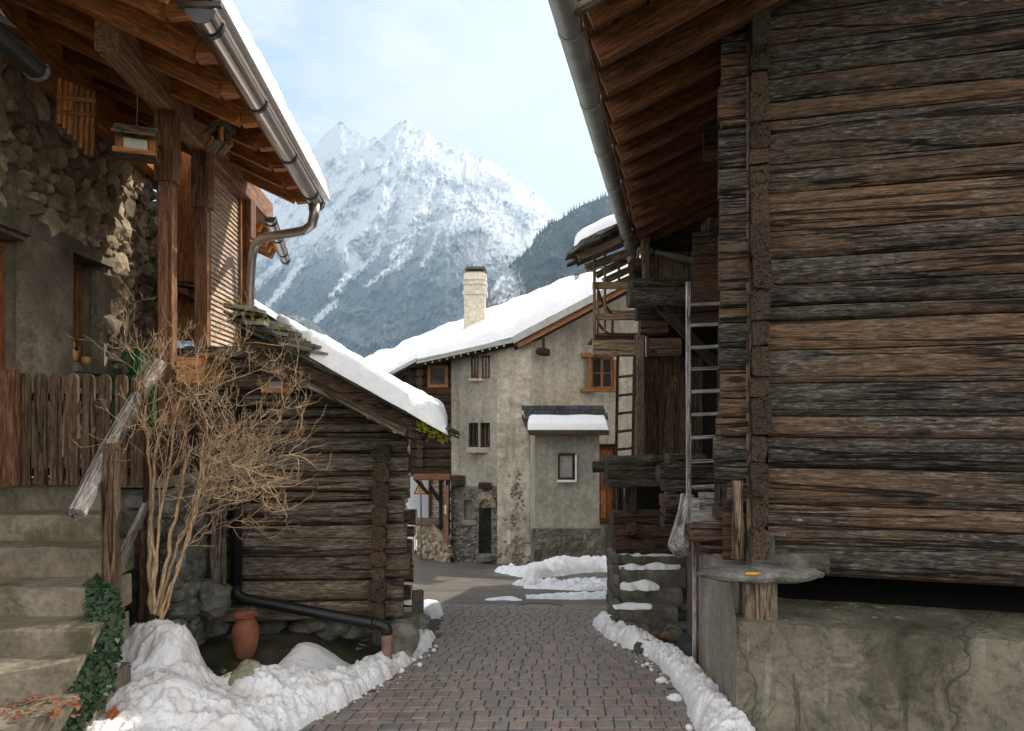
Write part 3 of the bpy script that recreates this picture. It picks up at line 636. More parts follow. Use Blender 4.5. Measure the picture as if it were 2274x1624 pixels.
for i in range(len(ce)-1):               # side wall logs with their ends poking out of the front
    z1, z0 = hz_at(ce[i]), hz_at(ce[i+1]); pr = rnd.uniform(.05, .20); w_ = rnd.uniform(.10, .122); zc = (z0+z1)/2
    mb.beam(fR(-.06+rnd.uniform(-.006, .006), -pr, zc), fR(-.055, 3.85, zc), w_, (z1-z0)*rnd.uniform(.93, 1.0), seg=24, jit=.022, bev=rnd.uniform(.06, .2))
mb.build('side_wall', M['log_end'], rb)
mb = MB()
mb.beam(fR(-.121, -.02, -1.0), fR(-.121, -.02, 3.4), .012, .03, up=(1,0,0), rv=.9)
mb.build('batten', M['pale_plank'], rb)
# rest of the box: back wall, right wall and added front backing keep light out
mb = MB(); mb.beam(fR(-.05, 3.85, .9), fR(3.6, 3.85, .9), .12, 3.7); mb.beam(fR(3.55, .05, .9), fR(3.55, 3.8, .9), .12, 3.7)
mb.beam(fR(-.28, .10, 1.2), fR(3.5, .10, 1.2), .03, 4.34); mb.beam(fR(.0, 2.0, -1.02), fR(3.5, 2.0, -1.02), 3.7, .08)
mb.build('rear_walls', M['dark_wood'], rb)
# roof: rafters, boarding, eave
GA, GZ = -1.16, 2.22; SLP = .42
def rz_(a): return GZ+.03+(a-GA)*SLP
mb = MB()
for k in range(14):
    b = -.98+.405*k
    p0, p1 = fR(GA+.09, b, rz_(GA+.09)-.02), fR(1.9, b, rz_(1.9)-.02)
    mb.beam(p0, p1, .085, .17, up=(0,0,1), seg=6, jit=.003, bev=.06)
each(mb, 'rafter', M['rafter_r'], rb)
mb = MB()
for k in range(17):                      # boarding laid along the eave
    a = GA+.03+k*.19; z = rz_(a)+.085
    mb.beam(fR(a+.09, -1.12+rnd.uniform(-.0, .01), z+.04), fR(a+.09, 4.45, z+.04), .186, .022, up=Vector((-SLP*uR.x, -SLP*uR.y, 1)), seg=2, bev=.05)
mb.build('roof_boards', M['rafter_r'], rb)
mb = MB(); mb.beam(fR(GA+.02, -1.15, rz_(GA)+.0), fR(1.9, -1.15, rz_(1.9)+.0), .03, .20, seg=4, bev=.05)
mb.build('verge_board', M['pale_plank'], rb)
mb = MB()                                # slab covering and the far slope
mb.prism([fR(GA-.02, -1.2, rz_(GA)+.17), fR(1.9, -1.2, rz_(1.9)+.17), fR(5.2, -1.2, rz_(1.9)-1.1), fR(5.2, -1.2, rz_(1.9)-1.2), fR(1.9, -1.2, rz_(1.9)+.10), fR(GA-.02, -1.2, rz_(GA)+.12)], dR*5.7)
mb.build('roof_covering', M['slate_dark'], rb)
for (b, t, dz) in ((2.05, .24, -.02), (.95, .1, .01)):   # purlin ends and wall plates seen under the eave
    pass
mb = MB()
mb.beam(fR(-.36, 1.35, 2.42), fR(0, 1.35, 2.42), .22, .26, bev=.05); mb.beam(fR(-.42, 2.75, 1.62), fR(0, 2.75, 1.62), .26, .75, bev=.04); mb.beam(fR(-.42, 3.6, 1.35), fR(0, 3.6, 1.35), .30, .52, bev=.04)
each(mb, 'bracket_beam', M['dark_wood'], rb)
# gutter
def gutter(parent, p0, p1, r, brk, mat, out_dir, n=14, capn=('start',), snowy=False):
    """half round gutter from p0 to p1 with bead, end caps and straps"""
    p0 = Vector(p0); p1 = Vector(p1); ax = (p1-p0).normalized(); mb = MB(); nn = 24; vs = []; fs = []
    out = Vector(out_dir).normalized(); up = Vector((0,0,1))
    prof = [(math.cos(math.pi*i/n), -math.sin(math.pi*i/n)) for i in range(n+1)]
    for (p) in (p0, p1):
        for (c, s) in prof: vs.append(p+out*c*r+up*s*r)
        for (c, s) in prof[::-1]: vs.append(p+out*c*(r-.004)+up*(s*(r-.004)))
    m = 2*(n+1); fs = [[j, (j+1)%m, m+(j+1)%m, m+j] for j in range(m)]
    mb.add(vs, fs); mb.tube([p0+out*(r+.002)+up*.004, p1+out*(r+.002)+up*.004], .009, 8)
    for e, p in (('start', p0), ('end', p1)):
        if e in capn: MB().prism([p+out*c*(r+.004)+up*s*(r+.004) for (c, s) in prof], ax*(.006 if e == 'end' else -.006)).build('end_cap', M['iron'], parent)
    mb.build('channel', M[mat], parent, smooth=False)
    for t in brk:
        g = MB()
        c0 = p0+ax*t; pts = [c0+out*c*(r+.006)+up*s*(r+.006) for (c, s) in [(math.cos(math.pi*i/10), -math.sin(math.pi*i/10)) for i in range(-1, 12)]]
        for q in range(len(pts)-1): g.beam(pts[q], pts[q+1]+(pts[q+1]-pts[q])*.1, .03, .008, up=(pts[q]-c0), bev=.02)
        g.build('strap', M['iron' if mat == 'steel' else 'zinc_old'], parent)
gR = empty('rain_gutter', fR(GA, 0, GZ), 'long dull grey half round gutter under the eave of the big log barn', 'gutter')
gutter(gR, fR(GA-.01, -1.35, GZ), fR(GA-.01, 4.1, GZ), .068, [.42, 1.28, 2.12, 2.95, 3.75, 4.55], 'zinc_old', -uR)
d0 = fR(GA-.01, 4.02, GZ-.03)
MB().tube([d0, d0+Vector((0,0,-.10)), d0+Vector((.02,.02,-.19)), d0+Vector((.09,.03,-.26)), P(1418, 551, 8.45), P(1560, 586, 8.3)], [.062,.052,.05,.048,.045,.045], 14).build('downpipe', M['zinc_old'], gR, smooth=True)
MB().tube([P(1452, 559.5, 8.42), P(1456, 560.5, 8.41)], .053, 14).build('pipe_clip', M['iron'], gR)
# snow lip is missing on this eave; the covering is bare
mb = MB(); mb.beam(fR(GA+.12, 4.42, rz_(GA+.12)-.05), fR(.4, 4.42, rz_(.4)-.05), .06, .13, seg=10, jit=.006, bev=.1); mb.build('rear_verge_pole', M['tan_plank'], rb)
# stone discs and timber feet
M['disc'] = rocky('schist_disc', (.05,.05,.045), (.13,.128,.115), (.28,.275,.25), 6., .9, moss=(.07,.075,.035), mossamt=.05)
def disc_stone(c, rx, ry, th, seedv, rz=0.):
    mb = MB(); off = Vector((seedv, 0, 0)); n = 44; vs = []
    for (k, z) in ((.0, th*.52), (.55, th*.55), (.9, th*.45), (1., th*.1), (.97, -th*.2), (.8, -th*.45), (.4, -th*.5), (0, -th*.5)):
        for j in range(n):
            a = 6.2832*j/n; q = 1+.10*noise.noise(Vector((math.cos(a)*1.5, math.sin(a)*1.5, seedv)))+.035*noise.noise(Vector((math.cos(a)*7, math.sin(a)*7, z*20)))
            x = rx*k*q*math.cos(a); y_ = ry*k*q*math.sin(a); zz = z+.020*noise.noise(Vector((x*7, y_*7, z*9+seedv)))+.008*noise.noise(Vector((x*25, y_*25, z*9+seedv)))
            vs.append(c+Vector((x*math.cos(rz)-y_*math.sin(rz), x*math.sin(rz)+y_*math.cos(rz), zz)))
    mb.add(vs, [[l*n+j, l*n+(j+1)%n, (l+1)*n+(j+1)%n, (l+1)*n+j] for l in range(7) for j in range(n)]); return mb
disc_stone(P(1688, 1274, 4.08), .405, .15, .075, 3.).build('stone_disc', M['disc'], rb)
MB().blob(P(1672, 1274, 3.935), .05, .006, .010, 2, .5, 2, Matrix.Identity(3)).build('lichen', plain('orange_lichen', (.62,.27,.03), .9, 0, .3, 40.), [c for c in rb.children if c.name.startswith('stone_disc')][0])
mb = MB(); mb.beam(P(1680, 1288, 4.12), P(1680, 1400, 4.12), .20, .19, up=(0,1,0), seg=8, jit=.006, bev=.06); mb.build('foot_post', M['pale_plank'], rb)
mb = MB(); mb.beam(fR(-.12, -.10, -.93), fR(.34, -.10, -.915), .20, .11, seg=14, jit=.03, bev=.3); mb.beam(fR(-.05, -.15, -1.0+.13), fR(-.05, .3, -1.0+.13), .14, .26, seg=4, jit=.02, bev=.25); mb.build('sill_log', M['stone_dark'], rb)
# jumble of short weathered ends left of the corner
mb = MB()
def bp(mb, x0, y0, x1, y1, d, th=.12, dd=0., **k):   # horizontal timber whose front covers this picture rectangle
    ym = (y0+y1)/2; mb.beam(P(x0, ym, d), P(x1, ym, d+dd), th, (y1-y0)/F*d, **k)
def bv(mb, x0, y0, x1, y1, d, th=.06, **k):          # upright timber
    xm = (x0+x1)/2; mb.beam(P(xm, y0, d), P(xm, y1, d), th, (x1-x0)/F*d, up=(1,0,0), **k)
for (x0, y0, x1, y1, d) in ((1592,1078,1634,1119,4.75),(1588,1120,1632,1153,4.8),(1526,1164,1632,1201,4.9),(1548,1204,1628,1228,4.95)): bp(mb, x0, y0, x1, y1, d, .14, seg=5, jit=.008, bev=.15)
each(mb, 'short_log', M['log_grey'], rb)
mb = MB()
for (x0, y0, x1, y1, d) in ((1535,1153,1628,1168,5.0),(1552,1094,1592,1135,5.1),(1534,1107,1552,1135,5.12),(1536,1135,1590,1156,5.05),(1582,1228,1625,1239,4.9)): bp(mb, x0, y0, x1, y1, d, .05, seg=4, jit=.006, bev=.1)
each(mb, 'bleached_board', M['white_plank'], rb)
mb = MB(); bv(mb, 1627, 1067, 1649, 1241, 4.35, .05, seg=8, jit=.008, bev=.1, rv=.9); mb.build('stake', M['pale_plank'], rb)
mb = MB(); mb.tube([P(1527,1100,5.4), P(1522,1140,5.35), P(1513,1180,5.25), P(1508,1212,5.2), P(1514,1230,5.15)], [.06,.065,.075,.095,.06], 9); mb.build('bleached_stump', M['white_plank'], rb)
# concrete base
cb = empty('concrete_base', V(1.6, 4.2, -1.97), 'stained concrete base wall with a bare ledge, bottom right corner', 'wall')
def cpt(a, b, z): return V(1.37+uR.x*a+.12*b, 4.0+uR.y*a+b*.99, z)
TOPZ = -1.235
mb = MB(); nu, nv = 90, 30
def ff(u, v): p = cpt(u*4.2, 0, lerp(-2.3, TOPZ, v)); return p+Vector((0, -.006*fbm(p.x, p.z, 1, 4, 5)-.004*fbm(p.x, p.z, 4, 3, 14), 0))
mb.sheet(ff, nu, nv)
def ft(u, v):
    p = cpt(u*4.2, v*.62, TOPZ); e = 0
    if v < .02: e = -.004*abs(fbm(p.x, 0, 1, 4, 9))*3
    return p+Vector((0, 0, .006*fbm(p.x, p.y, 1, 4, 6)+e))
mb.sheet(ft, nu, 12)
mb.build('front_wall', M['concrete'], cb)
mb = MB(); mb.sheet(lambda u, v: (lambda p: p+Vector((-.004*fbm(p.y, p.z, 1, 4, 7), 0, 0)))(cpt(0, u*1.42, lerp(-2.3, TOPZ+(.22 if u > .12 else .22*u/.12), v))), 30, 30)
mb.prism([cpt(0.001, 1.42, -2.3), cpt(.28, 1.42, -2.3), cpt(.28, 1.42, TOPZ+.22), cpt(0.001, 1.42, TOPZ+.22)], Vector((0, .02, 0)))
mb.sheet(lambda u, v: cpt(lerp(.0, .28, v), lerp(.17, 1.42, u), TOPZ+.218), 6, 3)
mb.sheet(lambda u, v: cpt(.28, lerp(.17, 1.42, u), lerp(TOPZ-.02, TOPZ+.218, v)), 6, 3)
mb.sheet(lambda u, v: cpt(lerp(0,.28,u), .17+.001*v, lerp(TOPZ-.0, TOPZ+.218, v)), 3, 3)
mb.build('side_wall', M['concrete_l'], cb)
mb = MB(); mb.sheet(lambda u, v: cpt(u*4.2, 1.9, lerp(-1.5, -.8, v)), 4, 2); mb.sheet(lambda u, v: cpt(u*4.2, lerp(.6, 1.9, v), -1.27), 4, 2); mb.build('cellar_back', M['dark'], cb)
# narrow cellar door in the side
cd = empty('cellar_door', cpt(0, 1.5, -2.0), 'narrow reddish board door with a strap hinge in the side of the concrete base', 'door')
mb = MB()
for k in range(4): mb.beam(cpt(-.002, 1.47+k*.13, -2.02), cpt(-.002, 1.47+k*.13, -.98), .12, .03, up=(1,0,0), bev=.1)
mb.build('door_panel', M['door_red'], cd)
mb = MB(); mb.beam(cpt(-.03, 1.44, -2.03), cpt(-.03, 1.44, -1.0), .025, .03, up=(1,0,0)); mb.build('door_post', M['ladder_grey'], cd)
MB().tube([cpt(-.04, 1.5, -1.36), cpt(-.04, 1.5, -1.5)], .008, 6).build('hinge', M['iron'], cd)
# things glimpsed on the cellar ledge
tag(MB().beam(P(2205, 1392, 4.0), P(2258, 1406, 4.02), .016, .02).build('bracket', M['zinc']), 'shiny flat metal strip lying askew on the ledge under the logs, furthest right', 'metal strip')
mb = MB(); mb.tube([P(2088, 1368, 4.4), P(2096, 1371, 4.4), P(2130, 1374, 4.42), P(2165, 1373, 4.44)], .009, 6); tag(mb.build('metal_handle', M['zinc'], smooth=True), 'small bent metal handle in the dark gap above the ledge', 'handle')
tag(MB().tube([P(1900, 1352, 4.6), P(2020, 1362, 4.5), P(2160, 1376, 4.4)], .010, 6).build('red_rod', M['redp']), 'thin red rod lying in the dark gap under the log wall', 'rod')
# leaning slate plate at the door
tag(MB().prism([P(1509,1452,5.55), P(1505,1420,5.6), P(1516,1405,5.75), P(1536,1420,5.6), P(1540,1472,5.4)], (.02, .05, .0)).build('stone_plate', M['slate_dark']), 'dark stone plate leaning against the post of the cellar door', 'stone')

# ------------------------------------------------------------------ stone steps below the second barn
st = empty('stone_steps', P(1440, 1400, 6.5), 'mossy rough stone steps with snow on the treads, right of the lane', 'steps')
rows = [(1366,1530,1232,1259,7.35),(1360,1522,1262,1300,7.1),(1366,1515,1308,1345,6.85),(1362,1505,1350,1390,6.6)]
snow_rows = []
for i, (x0, x1, y0, y1, d) in enumerate(rows):
    mb = MB(); n = 1 if i != 3 else 2
    zt = (HY-y0)/F*d; zb = (HY-y1)/F*d-.06; X0 = (x0-CX)/F*d; X1 = (x1-CX)/F*d
    cuts = [X0, X1] if n == 1 else [X0, X0+.19, X1-.17, X1]
    for q in range(len(cuts)-1):
        a, b = cuts[q], cuts[q+1]; mb.beam(V(a, d+.17, (zt+zb)/2), V(b, d+.17, (zt+zb)/2), .36, zt-zb, seg=12, jit=.02, bev=.12)
    mb.build('step', M['step_stone'], st); snow_rows.append((X0, X1, d, zt))
mb = MB()
yy = 1226                                 # rubble cheek on the left and below
while yy < 1400:
    hh = rnd.uniform(13, 26); d = 6.5+(1400-yy)/160*.85; bp(mb, 1353+rnd.uniform(-2, 3), yy, 1367, yy+hh-1, d, .5, seg=3, jit=.016, bev=.25); yy += hh
for k in range(14): mb.blob(P(rnd.uniform(1375, 1520), rnd.uniform(1392, 1415), 6.45+rnd.random()*.15), .10, .09, .05, 2, .35, 1.3)
mb.build('rubble', M['step_stone'], st)
def snow_strip(x0, x1, y, z, dy, h, nm='step_snow'):
    mb = MB(); off = rnd.random()*30
    def f(u, v):
        x = lerp(x0, x1, u); e = math.sin(math.pi*min(.999, max(.001, u)))**.22; w_ = dy*e*(.8+.6*noise.noise(Vector((x*11+off, 0, 0)))); 
        hh = h*e**.5*(.7+.7*noise.noise(Vector((x*6, off, v*2)))); a = v*math.pi
        return V(x, y-(math.cos(a))*w_*.5+dy*.35, z-.01+math.sin(a)**.7*hh)
    mb.sheet(f, 44, 9); return mb.build(nm, M['snow'], smooth=True)
for i, ((X0, X1, d, zt), lb) in enumerate(zip(snow_rows, ('snow strip on the uppermost of the snowy stone steps','snow strip on the second stone step from the top','short lump of snow on the third stone step from the top','thin snow on the left half of the lowest stone step'))):
    r0, r1 = [(.0, 1.), (.0, .95), (.08, .68), (.0, .62)][i]
    tag(snow_strip(lerp(X0, X1, r0), lerp(X0, X1, r1), d-.01, zt-.005, .17, (.07, .07, .11, .06)[i]), lb, 'snow', 'snow on the stone steps')
mb = MB()
for k in range(60): p = P(rnd.uniform(1440, 1502), rnd.uniform(1418, 1440), rnd.uniform(6.0, 6.3)); mb.blob(Vector((p.x, p.y, gz(p.x, p.y)+.04+rnd.random()*.04)), .03, .02, .006, 1, .5, 2, Matrix.Rotation(rnd.random()*3, 3, Vector((rnd.random(), rnd.random(), 1)).normalized()))
tag(mb.build('leaf_litter', M['brown_leaf']), 'brown dead leaves gathered at the foot of the stone steps', 'leaves', kind='stuff')
mb = MB()
for k in range(16): p = P(rnd.uniform(1425, 1530), rnd.uniform(1420, 1478), rnd.uniform(5.6, 6.4)); mb.blob(Vector((p.x, p.y, gz(p.x, p.y)+.03)), rnd.uniform(.05, .12), rnd.uniform(.05, .1), rnd.uniform(.04, .08), 2, .4, 1.2)
tag(mb.build('rubble', M['stone_dark']), 'loose rough stones between the snow ridge and the cellar door', 'rubble', kind='stuff')

# ------------------------------------------------------------------ second barn with drying balcony
sb = empty('timber_barn', V(2.3, 8.2, -2.3), 'old timber barn with plank door and braced beams behind the stone steps', 'barn')
D2 = 8.2
mb = MB(); bp(mb, 1430, 470, 1620, 628, D2+.5, .1, rv=.3)
for k, (y0, y1) in enumerate(((470,492),(492,515),(515,548),(548,580),(580,628))): bp(mb, 1425+rnd.uniform(-3, 3), y0, 1620, y1, D2+.4, .12, seg=6, jit=.01, bev=.2)
for k, (y0, y1) in enumerate(((690,722),(722,757),(757,792),(792,850),(850,910),(910,960),(960,1012))): bp(mb, 1437, y0, 1625, y1, D2+.42, .12, seg=6, jit=.012, bev=.2, rv=rnd.random()*.6)
for k, (y0, y1) in enumerate(((579,597),(597,611),(611,626))): bp(mb, 1399+k*2, y0, 1427, y1, D2+.1, .3, seg=2, jit=.01, bev=.2)
mb.build('wall', M['dark_wood'], sb)
mb = MB()
for x in (1443, 1463, 1480, 1530): bv(mb, x, 560, x+(17 if x < 1480 else 47 if x < 1500 else 33), 628, D2+.3, .04, seg=3, bev=.06)
each(mb, 'upper_plank', M['tan_plank'], sb)
mb = MB(); xx = 1432
while xx < 1558:
    wd = rnd.choice([22, 30, 38]); bv(mb, xx, 792, min(1560, xx+wd), 1012, D2+.25, .05, seg=8, jit=.006, bev=.06); xx += wd+.8
mb.build('plank_door', wood('door_planks', (.03,.02,.012), (.10,.066,.040), (.22,.16,.10), (.12,.062,.03), .6, .9, .6), sb)
mb = MB(); bv(mb, 1424, 519, 1441, 626, D2, .12, seg=5, jit=.01, bev=.15); bv(mb, 1410, 745, 1432, 1016, D2-.1, .12, seg=8, jit=.014, bev=.18); each(mb, 'door_post', M['pale_plank'], sb)
mb = MB()
bp(mb, 1400, 624, 1570, 643, D2-.2, .3, seg=6, jit=.008, bev=.15, rv=.2); bp(mb, 1395, 641, 1600, 682, D2-.4, .26, seg=8, jit=.012, bev=.25, rv=.3); 
bp(mb, 1412, 682, 1600, 712, D2+.0, .2, seg=6, jit=.01, bev=.2, rv=.1); bp(mb, 1420, 712, 1480, 745, D2, .2, seg=4, jit=.01, bev=.2, rv=.6); bp(mb, 1439, 752, 1509, 791, D2-.05, .2, seg=5, jit=.01, bev=.12, rv=.9)
bv(mb, 1565, 492, 1602, 615, D2-1.0, .3, seg=3, bev=.06, rv=.5)
each(mb, 'beam', M['log_grey'], sb)
mb = MB(); mb.beam(P(1462, 676, D2-.45), P(1596, 815, D2-.35), .05, 22/F*D2, up=(0,0,1), seg=5, jit=.004, bev=.06, rv=.2); mb.build('diagonal_brace', M['dark_wood'], sb)
mb = MB(); bp(mb, 1344, 1013, 1484, 1070, 7.6, .34, seg=10, jit=.015, bev=.12, rv=.1); bp(mb, 1316, 1024, 1352, 1049, 7.75, .13, seg=3, jit=.01, bev=.4, rv=.4); bp(mb, 1345, 1062, 1470, 1078, 7.55, .5, seg=6, jit=.02, bev=.2, rv=.1)
mb.blob(P(1445, 1021, 7.4), .08, .1, .06, 2, .2)
mb.build('platform_beam', wood('mossy_timber', (.03,.028,.018), (.085,.078,.055), (.18,.165,.125), (.06,.065,.03), .7, .9, .8), sb)
mb = MB()
for (x0, y0, x1, y1, d) in ((1481,1009,1562,1029,6.9),(1461,1034,1594,1067,6.5),(1472,1067,1606,1091,6.3),(1469,1098,1512,1124,6.2),(1472,1128,1516,1142,6.1),(1470,1145,1530,1170,6.6)): bp(mb, x0, y0, x1, y1, d, .22, seg=6, jit=.012, bev=.14)
each(mb, 'crib_beam', M['log_grey'], sb)
mb = MB()
for (x0, y0, x1, y1, d) in ((1492,1048,1523,1068,6.8),(1536,1051,1590,1068,6.8),(1494,1026,1516,1036,6.9),(1478,1090,1498,1100,6.5),(1475,1122,1512,1129,6.2)): bp(mb, x0, y0, x1, y1, d, .08, seg=3, jit=.006, bev=.1)
each(mb, 'white_board', M['white_plank'], sb)
mb = MB(); bv(mb, 1388, 1076, 1415, 1156, 7.45, .16, seg=6, jit=.02, bev=.2); bv(mb, 1369, 1076, 1384, 1150, 8.4, .1); each(mb, 'prop', M['dark_wood'], sb)
mb = MB(); bp(mb, 1358, 1136, 1523, 1162, 7.5, .3, seg=8, jit=.02, bev=.2); bp(mb, 1360, 1162, 1525, 1190, 7.48, .3, seg=8, jit=.02, bev=.2); bp(mb, 1362, 1188, 1530, 1224, 7.5, .4, seg=8, jit=.03, bev=.2); mb.tube([P(1400,1172,7.6), P(1399,1172,7.2)], .085, 10)
mb.build('base_logs', M['dark_wood'], sb)
mb = MB(); bp(mb, 1410, 1070, 1560, 1240, 8.4, .1); bp(mb, 1520, 640, 1625, 1240, 8.5, .08, rv=.1); mb.build('shade_panel', M['dark'], sb)  # near-black panels, the shade of the open void put into colour
mb = MB(); mb.prism([V(1.9, 8.75, -2.4), V(7.5, 8.75, -2.4), V(7.5, 8.75, 3.6), V(4.6, 8.75, 4.6), V(1.9, 8.75, 2.2)], (1.38, 6.5, 0)); mb.build('sun_block', M['dark_wood'], sb)  # unseen bulk added to keep the sun off the lane and plaza
# roof of the second barn over the balcony
mb = MB()
for (x0, y0, x1, y1, d, t) in ((1283,569,1396,521,8.0,24),(1300,596,1420,552,8.5,16),(1324,612,1414,567,8.9,14),(1340,625,1420,588,9.3,14),(1363,633,1436,603,9.7,12)): mb.beam(P(x0, y0, d), P(x1, y1, d), .10, t/F*d, seg=6, jit=.008, bev=.1)
each(mb, 'rafter', M['tan_plank'], sb)
mb = MB()
for i in range(46):
    t = rnd.random(); k = rnd.random(); d = 7.85+k*1.9; xx = lerp(1283, 1400, t)-k*4; yy = lerp(552, 492, t)+k*26+rnd.uniform(-4, 8)
    c = P(xx, yy, d); s_ = rnd.uniform(.10, .22); n = 7; pts = [c+Vector((math.cos(6.28*q/n)*s_*rnd.uniform(.8, 1.15), math.sin(6.28*q/n)*s_*rnd.uniform(.8, 1.2), .42*math.cos(6.28*q/n)*s_)) for q in range(n)]
    mb.prism(pts, (0, 0, .03))
mb.build('roof_slabs', M['stone_dark'], sb)
mb = MB(); mb.prism([P(1276,556,7.95), P(1400,500,7.95), P(1470,470,7.95), P(1470,484,7.95), P(1400,514,7.95), P(1278,566,7.95)], (.22, 2.0, .32)); mb.build('roof_deck', M['dark_wood'], sb)
def snow_roof(name, label, edge, back, th, nu=60, nv=16, lump=.02, parent=None, fr=3., rv_=3.2, ru=3.):
    """snow blanket between a front edge and a back edge (lists of world points), rounded at the rims"""
    def at(e, t):
        x = t*(len(e)-1); i = min(int(x), len(e)-2); return e[i].lerp(e[i+1], x-i)
    mb = MB()
    def f(u, v):
        p = at(edge, u).lerp(at(back, u), v); r = min(1, min(v*nv/rv_, (1-v)*nv/rv_)); r2 = min(1, min(u*nu/ru, (1-u)*nu/3.)); k = (1-(1-r)**2)**.5*(1-(1-r2)**2)**.5
        ov = (1-min(1, v*nv/3.))*.6
        return p+Vector((.3*lump*noise.noise(Vector((p.x*4, p.z*4, 2))), -th*.35*(1-(1-2*min(.5, v*nv/6))**2)*0, th*k*(1+.25*noise.noise(p*1.2))+lump*fbm(p.x, p.y, p.z, 3, fr)*k))
    mb.sheet(f, nu, nv); vs = mb.v; k = nu+1
    mb.sheet(lambda u, v: at(edge, u).lerp(at(back, u), v)-Vector((0, 0, .005)), nu, 2)
    return tag(mb.build(name, M['snow'], smooth=True), label, 'snow')
snow_roof('roof_snow', 'small thick snow cap on the slab roof over the timber balcony', [P(1274,553,7.9), P(1290,533,7.9), P(1330,513,7.9), P(1380,492,7.9), P(1440,468,7.9)], [P(1277,548,9.9), P(1296,532,9.9), P(1335,512,9.9), P(1380,495,9.9), P(1440,475,9.9)], .13, 40, 16)
# balcony
bl = empty('drying_balcony', P(1370, 790, 8.4), 'weathered open drying balcony with rails hanging left of the timber barn', 'balcony')
D3 = 8.4
mb = MB(); bp(mb, 1316, 756, 1420, 791, D3, .14, seg=5, jit=.01, bev=.12); bp(mb, 1316, 758, 1420, 785, D3+.9, .12, seg=4, jit=.01); each(mb, 'floor_beam', M['tan_plank'], bl)
mb = MB(); mb.beam(P(1314, 754, D3+.45), P(1420, 754, D3+.45), 1.1, .03); mb.build('floor_boards', M['log_grey'], bl)
mb = MB(); bp(mb, 1316, 627, 1402, 642, D3, .05, rv=.9); bp(mb, 1316, 699, 1425, 711, D3, .05, rv=.7); bp(mb, 1345, 690, 1420, 697, D3+.9, .05); bp(mb, 1345, 742, 1420, 750, D3+.9, .05); each(mb, 'rail', M['tan_plank'], bl)
mb = MB()
for (x0, y0, x1, y1, d) in ((1317,562,1323,755,D3-.04),(1325,640,1330,752,D3+.1),(1341,560,1346,752,D3+.15),(1356,696,1363,750,D3+.5),(1372,560,1377,640,D3+.3)): bv(mb, x0, y0, x1, y1, d, .04)
each(mb, 'upright', M['tan_plank'], bl)
mb = MB(); mb.tube([P(1328,645,D3+.2), P(1334,665,D3+.2), P(1346,682,D3+.2), P(1358,696,D3+.2)], .022, 6); mb.tube([P(1326,715,D3+.2), P(1340,733,D3+.2), P(1360,750,D3+.2)], .022, 6); each(mb, 'curved_brace', M['dark_wood'], bl, smooth=True)
def ladder(name, label, x0, x1, y0, y1, d0, d1, ys, rw, rt, matr, matg, lean=0.):
    t = empty(name, P((x0+x1)/2, y1, d1), label, 'ladder', None)
    for x in (x0, x1): MB().beam(P(x, y0, d0), P(x+lean, y1, d1), rw, rt, up=(0,-1,0), seg=6, jit=.003, bev=.1).build('side_rail', M[matr], t)
    for y in ys:
        k = (y-y0)/(y1-y0); d = lerp(d0, d1, k); MB().beam(P(x0, y+1, d), P(x1, y-3, d), .028, .032, seg=3, jit=.003, bev=.2).build('rung', M[matg], t)
    return t
ladder('ladder', 'tall pale grey ladder standing beside the corner of the log barn', 1528, 1613, 627, 1215, 6.1, 5.7, [676,722,772,819,870,921,972,1025,1082,1139], .04, .035, 'ladder_grey', 'ladder_grey', 2)
ladder('ladder', 'thin brown ladder hanging under the balcony in front of the plaster wall', 1372, 1409, 790, 1016, 8.0, 8.0, [837,878,918,958,998], .035, .022, 'dark_wood', 'dark_wood', -4)
# ------------------------------------------------------------------ old log barn on the left, with snow on its slab roof
ob = empty('old_barn', fL(-1, 0, -1.8), 'old log barn with mossy slab roof left of the lane, black drainpipe on its front', 'barn')
LS = [770,800,832,868,906,930,961,1006,1058,1088,1112,1162,1228,1284,1333,1376]
mb = MB(); DB = 5.7
def roofx(py):                # picture x where the barge board crosses this height
    return 649+(py-820)*1.741
for i in range(len(LS)-1):
    z1 = (HY-LS[i])/F*DB; z0 = (HY-LS[i+1])/F*DB; ym = LS[i]
    xr = min(0., (roofx(ym)-870)/F*DB+.12) if ym < 940 else 0.; a1 = xr if ym < 940 else rnd.choice([.13, .15, .155, .10, .145])
    z0 += .0; zz = lambda a, z: z
    off = Vector((rnd.random()*40, rnd.random()*40, rnd.random()*40)); m = 8; vs = []; gs = []; ns = 90; wob = .022; a0 = -2.75 if ym > 1080 else -1.72; rv = rnd.random()
    for k in range(ns+1):
        a = lerp(a0, a1, k/ns); tp = z1+wob*noise.noise(Vector((a*.8, z1*9, 1)))-.006; bt = z0+wob*noise.noise(Vector((a*.8, z0*9, 1)))+.006
        for q in range(m+1):
            u = q/m; z = lerp(bt, tp, u); bu = .045*(1-(2*u-1)**4)+.008*noise.noise(Vector((a*3+off.x, z*22, off.y)))
            vs.append(fL(a, -bu, z)); gs.append(Vector((a, 0, z))+off)
        vs.append(fL(a, .08, tp)); vs.append(fL(a, .08, bt)); gs += [Vector((a, .1, tp))+off, Vector((a, .1, bt))+off]
    n = m+3; mb.add(vs, [[k*n+j, k*n+(j+1)%n, (k+1)*n+(j+1)%n, (k+1)*n+j] for k in range(ns) for j in range(n)]+[list(range(n))[::-1], [ns*n+j for j in range(n)]], gs, rv)
mb.build('front_wall', M['log_left'], ob)
mb = MB(); mb.beam(fL(-2.7, .12, -1.15), fL(.0, .12, -1.15), .06, 1.3); mb.prism([fL(-1.65,.10,-.5), fL(0,.10,-.5), fL(.0,.10,-.12), fL(-1.0,.10,.42), fL(-1.65,.10,.42)], dL*.06); mb.build('seam_backing', M['dark'], ob)  # backing added to stop light slits between the logs
mb = MB(); ce = [985,1025,1065,1120,1163,1215,1250,1275,1325,1378]
